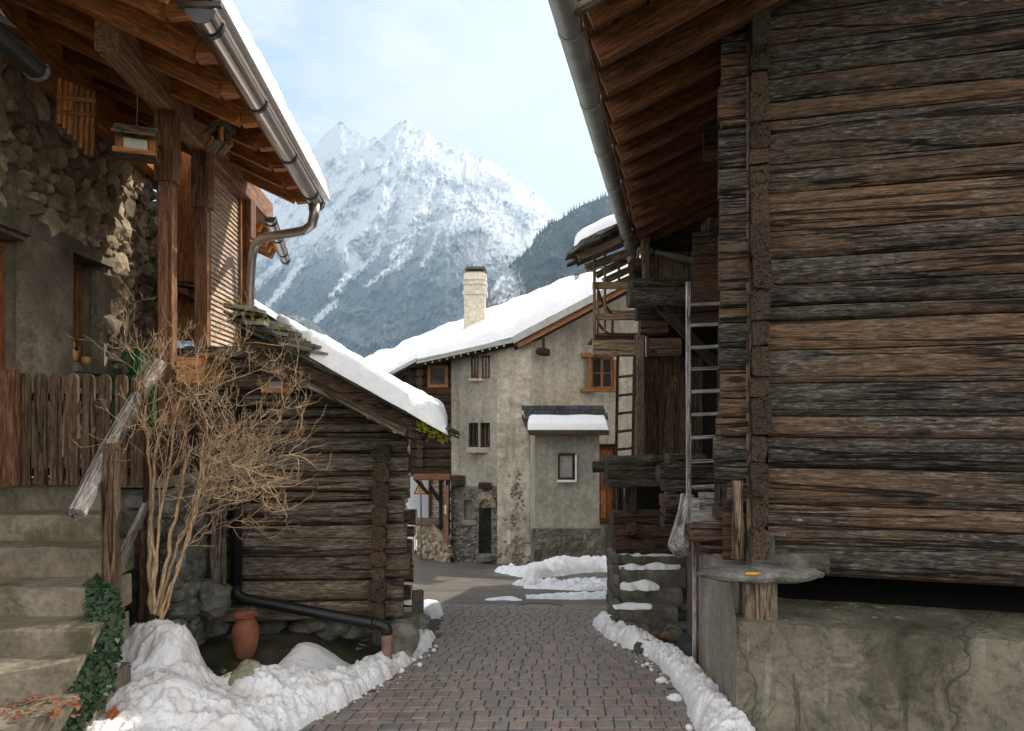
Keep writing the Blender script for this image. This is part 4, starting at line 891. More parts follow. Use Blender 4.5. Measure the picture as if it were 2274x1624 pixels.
for i in range(len(ce)-1):
    zc = (HY-(ce[i]+ce[i+1])/2)/F*DB; h = (ce[i+1]-ce[i])/F*DB; ao = -.075+(-.04*(i/8.))
    mb.beam(fL(ao, -.13-rnd.random()*.05, zc), fL(ao, 2.9, zc), .13+rnd.uniform(-.01, .02), h*.97, seg=12, jit=.02, bev=.25)
mb.build('side_wall', M['log_end'], ob)
mb = MB()
for (y0, y1, x1) in ((1010,1050,912),(1055,1100,905),(1130,1165,925),(1170,1190,922),(1200,1245,918),(1250,1290,920),(1300,1330,915)):   # rear wall log ends poking out
    bp(mb, 870, y0, x1, y1, 7.6, .15, seg=3, jit=.02, bev=.2)
each(mb, 'rear_log', M['log_left'], ob)
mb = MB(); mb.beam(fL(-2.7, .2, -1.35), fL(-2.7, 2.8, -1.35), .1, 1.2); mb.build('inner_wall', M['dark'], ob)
# corner stones
bs = MB()
for (x, y, d, sx, sy, sz) in ((890,1415,5.62,.15,.16,.14),(862,1400,5.8,.12,.2,.12),(905,1385,5.9,.10,.2,.07)): bs.blob(P(x, y, d), sx, sy, sz, 3, .22, 1.4, sq=.6, rot=Matrix.Identity(3))
bs.blob(P(936, 1380, 6.3), .075, .14, .05, 2, .25, 1.3, Matrix.Rotation(.3, 3, 'Y'), sq=.6)
bs.beam(P(928, 1312, 6.6), P(928, 1366, 6.5), .12, .10, up=(1,0,0), seg=4, jit=.02, bev=.1)
bs.build('corner_stones', M['slate'], ob)
mb = MB()
for k in range(26): p = fL(rnd.uniform(-2.7, -.1), rnd.uniform(-.05, .1), 0); mb.blob(Vector((p.x, p.y, E-1.80+rnd.uniform(-.05, .05))), rnd.uniform(.08, .2), .12, rnd.uniform(.05, .09), 2, .3, 1.2)
mb.build('footing_stones', M['stone_dark'], ob)
# roof: slabs in layers, barge board, eave
RE0 = Vector((-.545, 5.2, E-.055)); RU = Vector((-1.54, -.15, .80))/1.54     # eave corner and direction up the verge (per metre of x)
def rf(t, b, dz=0.): return RE0+RU*t+dL*b+Vector((0, 0, dz))
mb = MB(); mb.prism([rf(-.0, 0, -.09), rf(1.5, 0, -.09), rf(1.5, 0, -.05), rf(-.0, 0, -.05)], dL*3.3); mb.prism([rf(1.5, 2.1, -.09), rf(3.2, 2.1, -.09), rf(3.2, 2.1, -.05), rf(1.5, 2.1, -.05)], dL*1.2); mb.build('roof_deck', M['dark_wood'], ob)
mb = MB()
for i in range(900):
    b = 3.3*rnd.random()**2.; t = .06+rnd.random()*1.44; lay = rnd.random(); thick = .045 if t < 1.05 else .085
    s_ = rnd.uniform(.07, .20); n = 8; c = rf(t, b-.02+rnd.uniform(-.03, .03), -.05+lay*thick*(1. if b < .5 else .8))
    pts = []
    for q in range(n):
        a = 6.283*q/n; r = s_*rnd.uniform(.75, 1.2); dx = math.cos(a)*r; pts.append(c+Vector((dx, math.sin(a)*r*.8, -dx*.515)))
    mb.prism(pts, (rnd.uniform(-.004, .004), 0, rnd.uniform(.012, .024)))
mb.build('roof_slabs', M['slab_dark'], ob)
mb = MB()                                   # the thick loose slabs left bare of snow at the top
for i in range(70):
    t = rnd.uniform(1.0, 1.5) if i < 46 else rnd.uniform(1.5, 2.9); s_ = rnd.uniform(.10, .20); n = 8; c = rf(t, rnd.uniform(-.10, .22) if t < 1.5 else rnd.uniform(2.1, 2.4), .02+rnd.random()*.11*(min(t,1.6)-.75)); pts = []; tl = rnd.uniform(-.25, .0)
    for q in range(n): a = 6.283*q/n; r = s_*rnd.uniform(.75, 1.2); dx = math.cos(a)*r; pts.append(c+Vector((dx, math.sin(a)*r*.7, dx*tl)))
    mb.prism(pts, (0, 0, rnd.uniform(.016, .032)))
mb.build('ridge_slabs', M['slate'], ob)
mb = MB(); mb.beam(rf(.28, .03, -.17), rf(1.48, .03, -.20), .06, .12, seg=10, jit=.01, bev=.1, rv=.7); mb.beam(rf(.15, .4, -.2), rf(1.45, .4, -.2), .1, .12, seg=8, jit=.01); mb.build('barge_board', M['log_left'], ob)
mb = MB(); mb.prism([rf(.05, -.06, -.16), rf(1.49, -.06, -.16), rf(1.49, -.06, -.04), rf(.05, -.06, -.04)], dL*.05); mb.build('verge_lining', M['dark_wood'], ob)
mb = MB(); mb.beam(rf(.22, -.02, -.15), rf(.24, 3.2, -.15), .11, .13, seg=6, jit=.02); mb.beam(rf(1.2, .0, -.19), rf(1.2, 3.2, -.19), .14, .14, seg=4, jit=.02)
for k in range(5): mb.beam(rf(.05, -.0+.6*k, -.10), rf(.5, -.0+.6*k, -.1), .1, .10, seg=3, jit=.02)
mb.build('purlin', M['dark_wood'], ob)
mb = MB()
for k in range(300):
    if rnd.random() < .7: c = rf(rnd.uniform(-.03, .20), rnd.uniform(-.16, .1), rnd.uniform(-.13, .0))
    else: c = rf(1.25+rnd.gauss(0, .16), rnd.uniform(-.1, .1), rnd.uniform(.06, .12))
    mb.blob(c, rnd.uniform(.008, .028), .02, rnd.uniform(.006, .022), 1, .8, 2)
mb.build('moss_tufts', M['moss'], ob)
mb = MB()
for k in range(26):
    c = rf(rnd.uniform(-.04, .2), rnd.uniform(-.07, .1), -.08); e = c+Vector((rnd.uniform(-.05, .03), 0, -rnd.uniform(.03, .11))); mb.tube([c, (c+e)/2+Vector((rnd.uniform(-.02, .02), 0, 0)), e], .003, 4)
mb.build('dry_grass', M['twig'], ob)
def SB(t, b, dz=0.): return rf(t, b, dz)
tops = [(-.035,.01),(.05,.0),(.3,.0),(.6,.01),(.85,.02),(1.0,.05),(1.12,.18),(1.25,.4),(1.4,.7),(1.5,1.0)]
fe = [rf(t, b-.19, -.05+.05*max(0, t)) for t, b in tops]; be = [rf(t, 3.2, .05) for t, b in tops]
snow_roof('roof_snow', 'thick smooth snow blanket on the mossy slab roof of the old log barn', fe, be, .20, 150, 90, .03, fr=5., rv_=3.4, ru=26.)
# drainpipe with elbow and clay standpipe
dp = empty('drainpipe', P(525, 1320, 5.35), 'black plastic drainpipe running down the barn front and slanting to the right', 'drainpipe')
MB().tube([P(525, 880, 5.45), P(525, 1306, 5.45)], .046, 16).build('downpipe', M['black_pipe'], dp, smooth=True)
MB().tube([P(525,1300,5.45), P(526,1322,5.43), P(545,1331,5.42), P(840,1386,5.40), P(855,1391,5.40), P(859,1402,5.40), P(859,1412,5.40)], [.047,.05,.045,.045,.05,.05,.047], 16).build('slanted_pipe', M['black_pipe'], dp, smooth=True)
MB().tube([P(826,1383,5.4), P(836,1385,5.4)], .052, 16).build('pipe_collar', M['black_pipe'], dp, smooth=True)
MB().tube([P(525,1309,5.45), P(525,1312,5.45)], .053, 16).build('pipe_band', M['zinc'], dp, smooth=True)
q = MB(); q.tube([P(859,1408,5.4), P(859,1422,5.4), P(859,1423,5.4), P(859,1480,5.4)], [.048,.048,.043,.043], 18); tag(q.build('clay_standpipe', M['pink_pipe'], smooth=False), 'short pinkish standpipe rising from the snow under the black pipe elbow', 'pipe')
# pot
pc = P(545, 1438, 5.0); pz = .33; prof = [(.0,0),(.062,.0),(.066,.015),(.085,.08),(.097,.15),(.099,.20),(.092,.245),(.074,.275),(.066,.29),(.066,.305),(.083,.318),(.093,.325),(.093,.333),(.084,.333),(.074,.318),(.06,.30),(.05,.26),(.0,.2)]
pot = MB().lathe(Vector((pc.x, pc.y, gz(pc.x, pc.y)+.004)), prof, 36).build('terracotta_pot', M['terra'], smooth=True); tag(pot, 'tall rounded terracotta pot with small ear handles against the barn wall', 'pot')
pc = Vector((pc.x, pc.y, gz(pc.x, pc.y)))
for s_ in (-.35, 1.0): 
    a = -1.75+s_*0-(0 if s_ < 0 else 2.2); h = MB(); h.tube([pc+Vector((math.cos(a+t*.16)*(.098+.022*math.sin(3.14*(t+1)/2)), math.sin(a+t*.16)*(.098+.022*math.sin(3.14*(t+1)/2)), .222+.022*math.cos(3.14*(t+1)/2))) for t in (-1,-.5,0,.5,1)], .007, 8); h.build('handle', M['terra'], pot, smooth=True)
# stump stone with rough post
tag(MB().blob(P(468, 1330, 5.15), .15, .13, .13, 3, .35, 1.5, sq=.8).build('boulder', M['stone_grey']), 'rough grey boulder carrying a wooden post left of the terracotta pot', 'boulder')
mb = MB(); mb.beam(P(484, 1298, 5.2), P(486, 1090, 5.3), .10, .09, up=(0,1,0), seg=8, jit=.012, bev=.15); tag(mb.build('timber_post', M['log_left']), 'rough grey post standing on the boulder under the balcony', 'post')
# ------------------------------------------------------------------ left house
lh = empty('chalet', V(-3.9, 5.2, -1.97), 'rubble stone chalet with larch porch roof on posts, filling the left side', 'house')
WX = -3.885
def wl(y, z, o=0.): return V(XL(WX, y)+o, y, z)
# openings along the wall: the glazed door and the niche window
def hit(px, py, x0=WX): p = on_line(px, py, x0); return p.y, p.z-E
yd1 = hit(60, 600)[0]; yn0 = hit(150, 600)[0]; yn1 = hit(185, 600)[0]
mb = MB()
holes = [(yd1-1.2, yd1+.0, -.47, 1.42), (yn0, yn0+.62, .50, 1.50)]
def inhole(y, z, m=.03): return any(a-m < y < b+m and c-m < z < d+m for a, b, c, d in holes)
def wallpanel(mb, ya, yb, za, zb): mb.add([wl(ya, za), wl(yb, za), wl(yb, zb), wl(ya, zb)], [[0,1,2,3]])
ye = 7.5; ys_ = [2.6]+[v for h in holes for v in h[:2]]+[ye]
a0, a1, a2, a3, a4, a5 = ys_
wallpanel(mb, a0, a1, -2.1, 2.6); wallpanel(mb, a1, a2, holes[0][3], 2.9); wallpanel(mb, a2, a3, -2.1, 2.9); wallpanel(mb, a3, a4, holes[1][3], 2.9); wallpanel(mb, a3, a4, -2.1, holes[1][2]); wallpanel(mb, a4, a5, -2.1, 2.9)
mb.add([wl(ye, -2.1), wl(ye, -2.1, -2.5), wl(ye, 2.9, -2.5), wl(ye, 2.9)], [[0,1,2,3]])
for (ya, yb, za, zb) in holes:                                   # reveals
    dp_ = -.30; q = [(ya,za),(yb,za),(yb,zb),(ya,zb)]
    for i in range(4): (u0, v0), (u1, v1) = q[i], q[(i+1)%4]; mb.add([wl(u0, v0), wl(u1, v1), wl(u1, v1, dp_), wl(u0, v0, dp_)], [[0,1,2,3]])
mb.build('wall', M['mortar'], lh)
mb = MB(); r2 = random.Random(11); placed = []
tries = 0
while tries < 6500:
    tries += 1; y = r2.uniform(4.4, ye+.02); z = r2.uniform(-.45, 2.75)
    if inhole(y, z, .10): continue
    conc = (a2-.05 < y < a3+.0 and z < 1.5) or (holes[0][0] < y < a4+.1 and holes[1][3]-.05 < z < 1.62)
    if conc: continue
    if y > a4-.1 and y < a4+.35 and .5 < z < 1.35 and r2.random() < .8: continue
    s_ = r2.choice([.055, .075, .09, .11, .135]); 
    if any((y-py_)**2+((z-pz_)*1.15)**2 < (s_+ps)**2*.54 for py_, pz_, ps in placed): continue
    placed.append((y, z, s_)); mb.blob(wl(y, z, .0), r2.uniform(.05, .085), s_*r2.uniform(.85, 1.1), s_*r2.uniform(.75, 1.1), 2, .46, 1.6, Matrix.Rotation(r2.uniform(-.6, .6), 3, 'X'), rv=r2.random(), sq=.75)
mb.build('stones', M['stone'], lh, smooth=False)
mb = MB(); mb.prism([wl(a2-.03, -.5, .05), wl(a3, -.5, .05), wl(a3, holes[1][3], .05), wl(a2-.03, holes[1][3], .05)], (-.12, 0, 0)); mb.prism([wl(a1, holes[0][3]-.0, .055), wl(a4+.1, holes[1][3]+.0, .055), wl(a4+.1, 1.60, .055), wl(a1, 1.62, .055)], (-.12, 0, 0))
mb.prism([wl(a3-.02, .42, .10), wl(a4+.12, .42, .10), wl(a4+.12, .50, .10), wl(a3-.02, .50, .10)], (-.4, 0, 0)); mb.prism([wl(a4-.03, .5, -.05), wl(a4+.33, .5, .02), wl(a4+.25, 1.28, .02), wl(a4-.03, 1.45, -.05)], (-.06, 0, 0))
mb.build('concrete_trim', M['step'], lh)
def frame_rect(ya, yb, za, zb, o, t, th, name, mat, parent, mull=()):
    mb = MB()
    for (u0, v0, u1, v1) in ((ya, za+t/2, yb, za+t/2), (ya, zb-t/2, yb, zb-t/2)): mb.beam(wl(u0, v0, o), wl(u1, v1, o), th, t, bev=.1)
    for u in (ya+t/2, yb-t/2)+tuple(mull): mb.beam(wl(u, za+t, o+.001), wl(u, zb-t, o+.001), t, th, up=(1,0,0), bev=.1)
    return mb.build(name, mat, parent)
gd = MB().add([wl(a1, -.45, -.24), wl(a2, -.45, -.24), wl(a2, 1.42, -.24), wl(a1, 1.42, -.24)], [[0,1,2,3]]).build('glazed_door', M['glass'], lh)
frame_rect(a1, a2, -.46, 1.42, -.21, .10, .07, 'frame', M['orange_wood'], gd, (a2-.45,))
mb = MB(); mb.sheet(lambda u, v: wl(lerp(a2-.42, a2-.12, u), lerp(-.4, .95, v), -.225+.008*math.sin(u*40)), 40, 1); mb.build('curtain', M['curtain'], gd)
wn = MB().add([wl(a3, .5, -.27), wl(a4, .5, -.27), wl(a4, 1.5, -.27), wl(a3, 1.5, -.27)], [[0,1,2,3]]).build('niche_window', M['glass'], lh)
frame_rect(a3, a4, .5, 1.5, -.24, .085, .06, 'frame', M['orange_wood'], wn); mb = MB(); mb.beam(wl(a3, .8, -.22), wl(a3+.3, .8, -.22), .02, .03); mb.beam(wl(a3, 1.2, -.22), wl(a3+.3, 1.2, -.22), .02, .03); mb.build('hinges', M['iron'], wn)
# terrace floor
mb = MB(); mb.prism([V(-6, 4.74, -.50), V(-2.50, 4.74, -.50), V(-2.80, 7.6, -.50), V(-6, 7.6, -.50)], (0, 0, .06)); mb.build('terrace_floor', M['step'], lh)
mb = MB(); r2 = random.Random(12)
mb.prism([V(-2.60, 4.76, -2.1), V(-2.47, 4.76, -2.1), V(-2.80, 7.6, -2.1), V(-2.95, 7.6, -2.1)], (0, 0, 1.58)); mb.prism([V(-2.60, 4.80, -2.1), V(-6, 4.80, -2.1), V(-6, 4.9, -2.1), V(-2.6, 4.9, -2.1)], (0,0,1.58))
for k in range(420):
    y = r2.uniform(4.72, 7.5); z = r2.uniform(-2.05, -.55); x = XL(-2.50, y)-.0; s_ = r2.uniform(.07, .15); mb.blob(V(x, y, z), .06, s_, s_*.55, 2, .4, 1.3, Matrix.Rotation(r2.uniform(-.2, .2), 3, 'X'), sq=.75)
for k in range(60):
    x = r2.uniform(-2.75, -2.45); z = r2.uniform(-2.0, -.6); s_ = r2.uniform(.06, .12); mb.blob(V(x, 4.75, z), s_, .06, s_*.6, 2, .4, 1.3, Matrix.Identity(3), sq=.75)
mb.build('terrace_wall', M['stone_grey'], lh)
# posts
for (px, y, w0, w1, zt, zj) in ((372, 5.2, .150, .118, 2.42, None), (450, 5.95, .150, .120, 2.42, None), (548, 7.3, .152, .125, 2.42, None)):
    x = (px-CX)/F*y; zj = {372: 1.87, 450: 1.91, 548: 2.01}[px]; 
    pb = MB().beam(V(x, y, -.45), V(x, y, zj+.02), w1-.012, w1-.012, up=(0,1,0), seg=10, jit=.002, bev=.06).build('post', M['post'], lh)
    MB().beam(V(x, y, zj), V(x, y, zt), w0, w0, up=(0,1,0), seg=2, bev=.08).build('post_sleeve', M['post'], pb)
    MB().beam(V(x+w1/2+.003, y-w1/2+.02, -.4), V(x+w1/2+.003, y-w1/2+.02, zj-.05), .012, .035, up=(0,1,0)).build('edge_lath', M['orange_wood'], pb)
# purlin
PX = -2.76
mb = MB(); mb.beam(V(XL(PX, 4.31), 4.31, 2.55), V(XL(PX, 8.15), 8.15, 2.55), .15, .26, seg=20, jit=.002, bev=.07); mb.build('purlin', M['post'], lh)
# rafters and boards
SL_ = .47; GXL = -1.93; GZL = 2.20
def rl(x, y, dz=0.): return V(XL(x, y), y, GZL+.06+(GXL-x)*SL_+dz)
for k in range(8):
    y = 3.78+.465*k; mb = MB(); m_ = MB()
    a, b_ = rl(-2.13, y, .055), rl(-4.6, y, .055); m_.beam(a, b_, .085, .20, seg=8, jit=.003, bev=.05)
    e = rl(-1.95, y, .085); tl = [rl(-2.13, y, .148), rl(-1.955, y, .148), rl(-1.955, y, .06), rl(-2.13, y, -.040)]
    m_.inb = True; m_.prism([p-dL*.0425 for p in tl], dL*.085, m_.r[0]); m_.inb = False
    m_.build('rafter', M['rafter'], lh)
mb = MB()
for k in range(19):
    x = -1.90-.148*k; mb.beam(rl(x-.07, 3.36+rnd.uniform(0, .02), .172), rl(x-.07, 7.2, .172), .145, .022, up=(SL_, 0, 1), seg=2, bev=.05)
mb.build('roof_boards', M['larch'], lh)
mb = MB(); mb.beam(rl(-1.95, 3.40, .07), rl(-4.8, 3.40, .07), .035, .21, seg=8, jit=.002, bev=.05); mb.build('verge_board', M['pale_plank'], lh)
mb = MB(); mb.beam(rl(-1.98, 3.46, -.03), rl(-4.8, 3.46, -.03), .04, .12, seg=8, jit=.002, bev=.05); mb.build('verge_moulding', M['larch'], lh)
mb = MB(); mb.prism([rl(-1.88, 3.34, .19), rl(-5.2, 3.34, .19), rl(-5.2, 3.34, .24), rl(-1.88, 3.34, .24)], dL*3.92); mb.prism([V(-5.2, 3.3, 3.7), V(-9, 3.3, 2.4), V(-9, 3.3, 2.3), V(-5.2, 3.3, 3.6)], dL*5); mb.build('roof_covering', M['slate_dark'], lh)
# wall plate and lit tie boards above the stone wall
mb = MB(); mb.beam(wl(3.0, 2.80, .12), wl(7.9, 2.80, .12), .14, .24, seg=6); mb.beam(wl(3.0, 3.1, .0), wl(7.9, 3.1, .0), .16, .3, seg=6); mb.build('wall_plate', M['larch'], lh)
# gallery at the rear: board wall, louvred screen
mb = MB(); x = -4.05
while x < -3.30: mb.beam(V(x, 7.55, .9), V(x, 7.55, 3.1), .098, .018, up=(0,1,0), rv=rnd.random()); x += .10
mb.build('board_wall', M['larch'], lh)
mb = MB(); mb.beam(V(-4.6, 7.58, 1.35), V(-3.0, 7.58, 2.15), .05, .22, up=(0,0,1)); mb.build('gallery_brace', M['larch'], lh)
mb = MB(); mb.beam(V(-3.5, 8.2, .1), V(-2.95, 8.2, .1), .04, 1.2, rv=.2); mb.beam(V(-4.3, 7.9, -.1), V(-3.1, 7.9, -.1), .04, 1.9, rv=.0); mb.build('rear_screen', M['dark_wood'], lh)
lv = MB(); n = 34
for k in range(n):
    z = lerp(.68, 2.36, k/(n-1)); lv.beam(V(XL(-2.80, 6.03), 6.03, z), V(XL(-2.80, 7.22), 7.22, z), .056, .012, up=(1, 0, .38), bev=.1)
lv.build('louvre_screen', M['slat'], lh)
lv = MB(); lv.beam(V(XL(-2.77, 7.15), 7.15, .66), V(XL(-2.77, 7.15), 7.15, 2.4), .02, .04, up=(0,1,0)); lv.beam(V(XL(-2.83, 6.6), 6.6, .66), V(XL(-2.83, 6.6), 6.6, 2.4), .02, .03, up=(0,1,0)); each(lv, 'screen_stile', M['orange_wood'], lh)
# balustrade on the lane side
mb = MB(); y = 5.3
while y < 7.3: mb.beam(V(XL(-2.70, y), y, -.62), V(XL(-2.70, y), y, .40), .022, .105, up=(0,1,0), seg=3, jit=.003); y += .118
mb.build('balustrade_boards', M['larch'], lh)
mb = MB(); mb.beam(V(XL(-2.70, 5.2), 5.2, .44), V(XL(-2.70, 7.3), 7.3, .44), .13, .04, seg=4); mb.build('handrail', M['pale_plank'], lh)
mb = MB(); mb.tube([P(500,815,6.5), P(545,818,6.25)], .075, 12); mb.build('log_bracket', M['pale_plank'], lh)
# boards and rail running down beside the steps
mb = MB()
for k in range(9): y = 4.72+.10*k; mb.beam(V(-2.63+.0*k, y, -1.55-.0*k), V(-2.63, y, -.05), .022, .085, up=(0,1,0), seg=4, jit=.004)
mb.build('side_boards', M['dark_wood'], lh)
# planter boxes
for i, (y0, y1, z0, lb) in enumerate(((5.05,5.75,.28,'empty larch planter box hooked on the balustrade, nearest the stairs'),(5.85,6.65,.24,'empty larch planter box hooked on the balustrade, further from the stairs'))):
    x = -2.50; pl = empty('planter_box', V(XL(x, y0), y0, z0), lb, 'planter', 'planter boxes on the balustrade')
    def bx(xa, xb, ya, yb, za, zb, nm): MB().prism([V(XL(xa, ya), ya, za), V(XL(xb, ya), ya, za), V(XL(xb, yb), yb, za), V(XL(xa, yb), yb, za)], (0, 0, zb-za)).build(nm, M['larch'], pl)
    bx(x+.09, x+.115, y0, y1, z0, z0+.20, 'front_board'); bx(x-.10, x-.075, y0, y1, z0, z0+.20, 'back_board'); bx(x-.075, x+.09, y0, y0+.025, z0, z0+.19, 'end_board'); bx(x-.075, x+.09, y1-.025, y1, z0, z0+.19, 'end_board'); bx(x-.075, x+.09, y0+.025, y1-.025, z0, z0+.02, 'base_board')
    bx(x+.07, x+.15, y0-.02, y1+.02, z0+.201, z0+.222, 'rim')
# gutter of the porch roof
gl = empty('rain_gutter', V(-1.8, 4.5, GZL), 'shiny half round steel gutter along the larch porch roof with snow above it', 'gutter')
gx = GXL+.075; g0 = V(XL(gx, 3.55), 3.55, GZL+.02); g1 = V(XL(gx, 6.75), 6.75, GZL+.02)
gutter(gl, g0, g1, .075, [.13, 1.03, 1.95, 2.86, 3.12], 'steel', uL, capn=('start','end'))
MB().prism([g0+Vector((-.13,0,.02)), g0+Vector((.11,0,.02)), g0+Vector((.11,0,.045)), g0+Vector((-.13,0,.045))], (0, .03, 0)).build('cap_plate', M['iron'], gl)
MB().tube([V(XL(gx,6.6),6.6,GZL-.04), V(XL(gx,6.6),6.6,GZL-.15), P(692,500,6.62), P(676,512,6.65), P(606,524,6.95), P(580,530,7.05), P(565,545,7.1), P(560,575,7.12), P(556,640,7.15), P(552,800,7.2), P(552,1000,7.2)], [.055,.05,.047,.046,.046,.046,.046,.045,.045,.045,.045], 16).build('downpipe', M['zinc'], gl, smooth=True)
# snow lying on the porch roof
se = [V(XL(GXL+.12, y), y, GZL+.20) for y in (3.36, 4.2, 5.0, 5.9, 6.7, 7.25)]; sbk = [p+Vector((-3.2, 0, 3.2*SL_)) for p in se]
snow_roof('roof_snow', 'granular snow layer on the larch porch roof above the steel gutter', se, sbk, .24, 190, 70, .045, fr=14., rv_=2.4)
# second roof section further back with its own gutter
r3 = empty('rear_porch_roof', V(-3, 9, 2.1), 'smaller orange larch roof end with its own gutter behind the downpipe', 'roof')
def r3p(x, y, dz=0.): return V(x-.327-.257*(y-8), y, 2.46+(-2.72-x)*.45+dz)
d3 = Vector((-.257, 1, 0))
for k in range(6): MB().beam(r3p(-2.80, 8.15+k*.36, .0), r3p(-3.6, 8.15+k*.36, .0), .08, .15, bev=.05).build('rafter', M['larch'], r3)
mb = MB()
for k in range(6): mb.beam(r3p(-2.78-.15*k, 8.0, .09), r3p(-2.78-.15*k, 10.1, .09), .148, .02, up=(.45,0,1))
mb.build('roof_boards', M['larch'], r3); MB().prism([r3p(-2.70, 7.95, .11), r3p(-3.8, 7.95, .11), r3p(-3.8, 7.95, .16), r3p(-2.70, 7.95, .16)], d3*2.2).build('roof_covering', M['slate_dark'], r3)
g2 = empty('rain_gutter', V(-2.9, 9, 2.1), 'short steel gutter on the small rear porch roof', 'gutter'); gutter(g2, r3p(-2.63, 7.95, .03), r3p(-2.63, 10.15, .03), .066, [.15, .95, 1.75, 2.15], 'steel', uL, capn=('start','end'))
se = [r3p(-2.68, y, .17) for y in (7.95, 8.6, 9.3, 10.1)]; snow_roof('roof_snow', 'thin line of snow on the small rear porch roof', se, [p+Vector((-1., 0, .45)) for p in se], .09, 50, 14, .02)
# nearer gutter at the left edge of the view
ng = empty('near_porch_roof', V(-3.1, 3.6, 2.2), 'dark edge of a nearer roof with snow at the upper left corner', 'roof')
MB().prism([V(-3.05, 2.3, 2.27), V(-3.09, 4.1, 2.27), V(-5.3, 4.3, 3.05), V(-5.3, 2.3, 3.05)], (0, 0, .12)).build('roof_deck', M['dark_wood'], ng)
g3 = empty('rain_gutter', V(-3., 3.5, 2.2), 'dark gutter end cut by the upper left edge of the photo', 'gutter'); gutter(g3, V(-2.82, 2.3, 2.22), V(-3.02, 4.18, 2.22), .068, [.4, 1.2, 1.86], 'iron', uL, capn=('end',))
snow_roof('roof_snow', 'rounded snow edge at the extreme upper left corner', [V(-2.9, 2.3, 2.33), V(-2.91, 3., 2.33), V(-2.95, 3.90, 2.33)], [V(-4.6, 2.3, 2.96), V(-4.6, 3., 2.96), V(-4.6, 3.90, 2.96)], .15, 20, 30, .02)
# grey slab roof of a lean-to behind the first post
mb = MB()
for i in range(26):
    c = P(lerp(352, 425, rnd.random()), 0, 7.9); tt = rnd.random(); c = P(lerp(345, 430, tt), lerp(618, 640, tt)+rnd.uniform(0, 75), 7.75+rnd.uniform(-.1, .3)); s_ = rnd.uniform(.12, .26); n = 7
    mb.prism([c+Vector((math.cos(6.28*q/n)*s_*rnd.uniform(.8, 1.2), math.sin(6.28*q/n)*s_*.5, -.28*math.cos(6.28*q/n)*s_)) for q in range(n)], (0, 0, .028))
tag(mb.build('lean_to_roof', M['slate']), 'overlapping grey stone slabs of a lean-to roof behind the porch posts', 'roof')
# small slab roofed shed between
sh = empty('small_shed', P(590, 760, 9.5), 'small shed roof of slabs with snow between porch post and mountain', 'shed')
mb = MB(); mb.beam(P(540, 672, 9.5), P(636, 731, 9.5), .5, .09, seg=6, jit=.02, bev=.1); mb.build('roof_slabs', M['slate_dark'], sh)
mb = MB(); mb.beam(P(540, 690, 9.3), P(630, 745, 9.3), .05, .10, seg=3); mb.beam(P(540, 735, 9.6), P(600, 745, 9.6), .3, .25); mb.build('barge_board', M['pale_plank'], sh)
snow_roof('roof_snow', 'slim snow strip on the small shed roof left of the mountain', [P(542,664,9.25), P(590,695,9.25), P(646,730,9.25)], [P(545,662,10.), P(590,692,10.), P(642,727,10.)], .07, 30, 10, .01)
# ------------------------------------------------------------------ porch furniture and hanging things
hn_ = empty('hen_figurine', P(155, 810, 5.9), 'yellow ceramic hen standing on the niche sill', 'figurine')
y_, z_ = hit(155, 808); hc = wl(y_, .50, .02)
bd = MB(); bd.blob(hc+Vector((0,0,.075)), .05, .052, .075, 3, .05, 1, Matrix.Identity(3)); bd.blob(hc+Vector((0,.0,.165)), .026, .028, .035, 2, .05, 1, Matrix.Identity(3)); bd.prism([hc+Vector((0,.03,.09)), hc+Vector((0,.085,.15)), hc+Vector((0,.05,.06))], (.02,0,0)); bd.build('body', M['hen'], hn_, smooth=True)
MB().blob(hc+Vector((0,0,.205)), .008, .02, .014, 2, .2).build('comb', M['redp'], hn_); MB().blob(hc+Vector((.045,-.01,.12)), .012, .025, .018, 2, .1).build('neck_bow', M['black'], hn_)
bc = wl(y_+.22, .50, .02); tag(MB().lathe(bc, [(0,0),(.03,0),(.045,.03),(.045,.06),(.035,.075),(.03,.07),(0,.05)], 16).build('egg_cup', M['hen'], smooth=True), 'small yellow ceramic bowl beside the hen on the niche sill', 'bowl')
tb = empty('garden_table', P(300, 850, 6.2), 'green plastic garden table behind the picket fence', 'table')
MB().prism([P(240,832,6.3), P(352,836,6.0), P(352,836,6.8), P(240,832,6.9)], (0,0,-.04)).build('tabletop', M['green'], tb)
for (x, d) in ((250,6.35),(340,6.1),(345,6.7)): MB().beam(P(x,838,d), Vector((P(x,838,d).x, d, E-.44)), .05, .05, up=(0,1,0)).build('leg', M['green'], tb)
wc = empty('watering_can', P(315, 833, 6.3), 'dark green watering can standing on the garden table', 'watering can'); wcc = P(316, 833, 6.35)
MB().lathe(wcc, [(0,.001),(.10,.001),(.105,.02),(.095,.22),(.085,.24),(.07,.24),(0,.2)], 24).build('body', M['green'], wc, smooth=True)
MB().tube([wcc+Vector((-.09,0,.19)), wcc+Vector((-.16,0,.22)), wcc+Vector((-.18,0,.13)), wcc+Vector((-.10,0,.04))], .012, 8).build('handle', M['green'], wc, smooth=True)
MB().tube([wcc+Vector((.09,0,.06)), wcc+Vector((.20,0,.20)), wcc+Vector((.24,0,.26))], [.02,.014,.03], 8).build('spout', M['green'], wc, smooth=True)
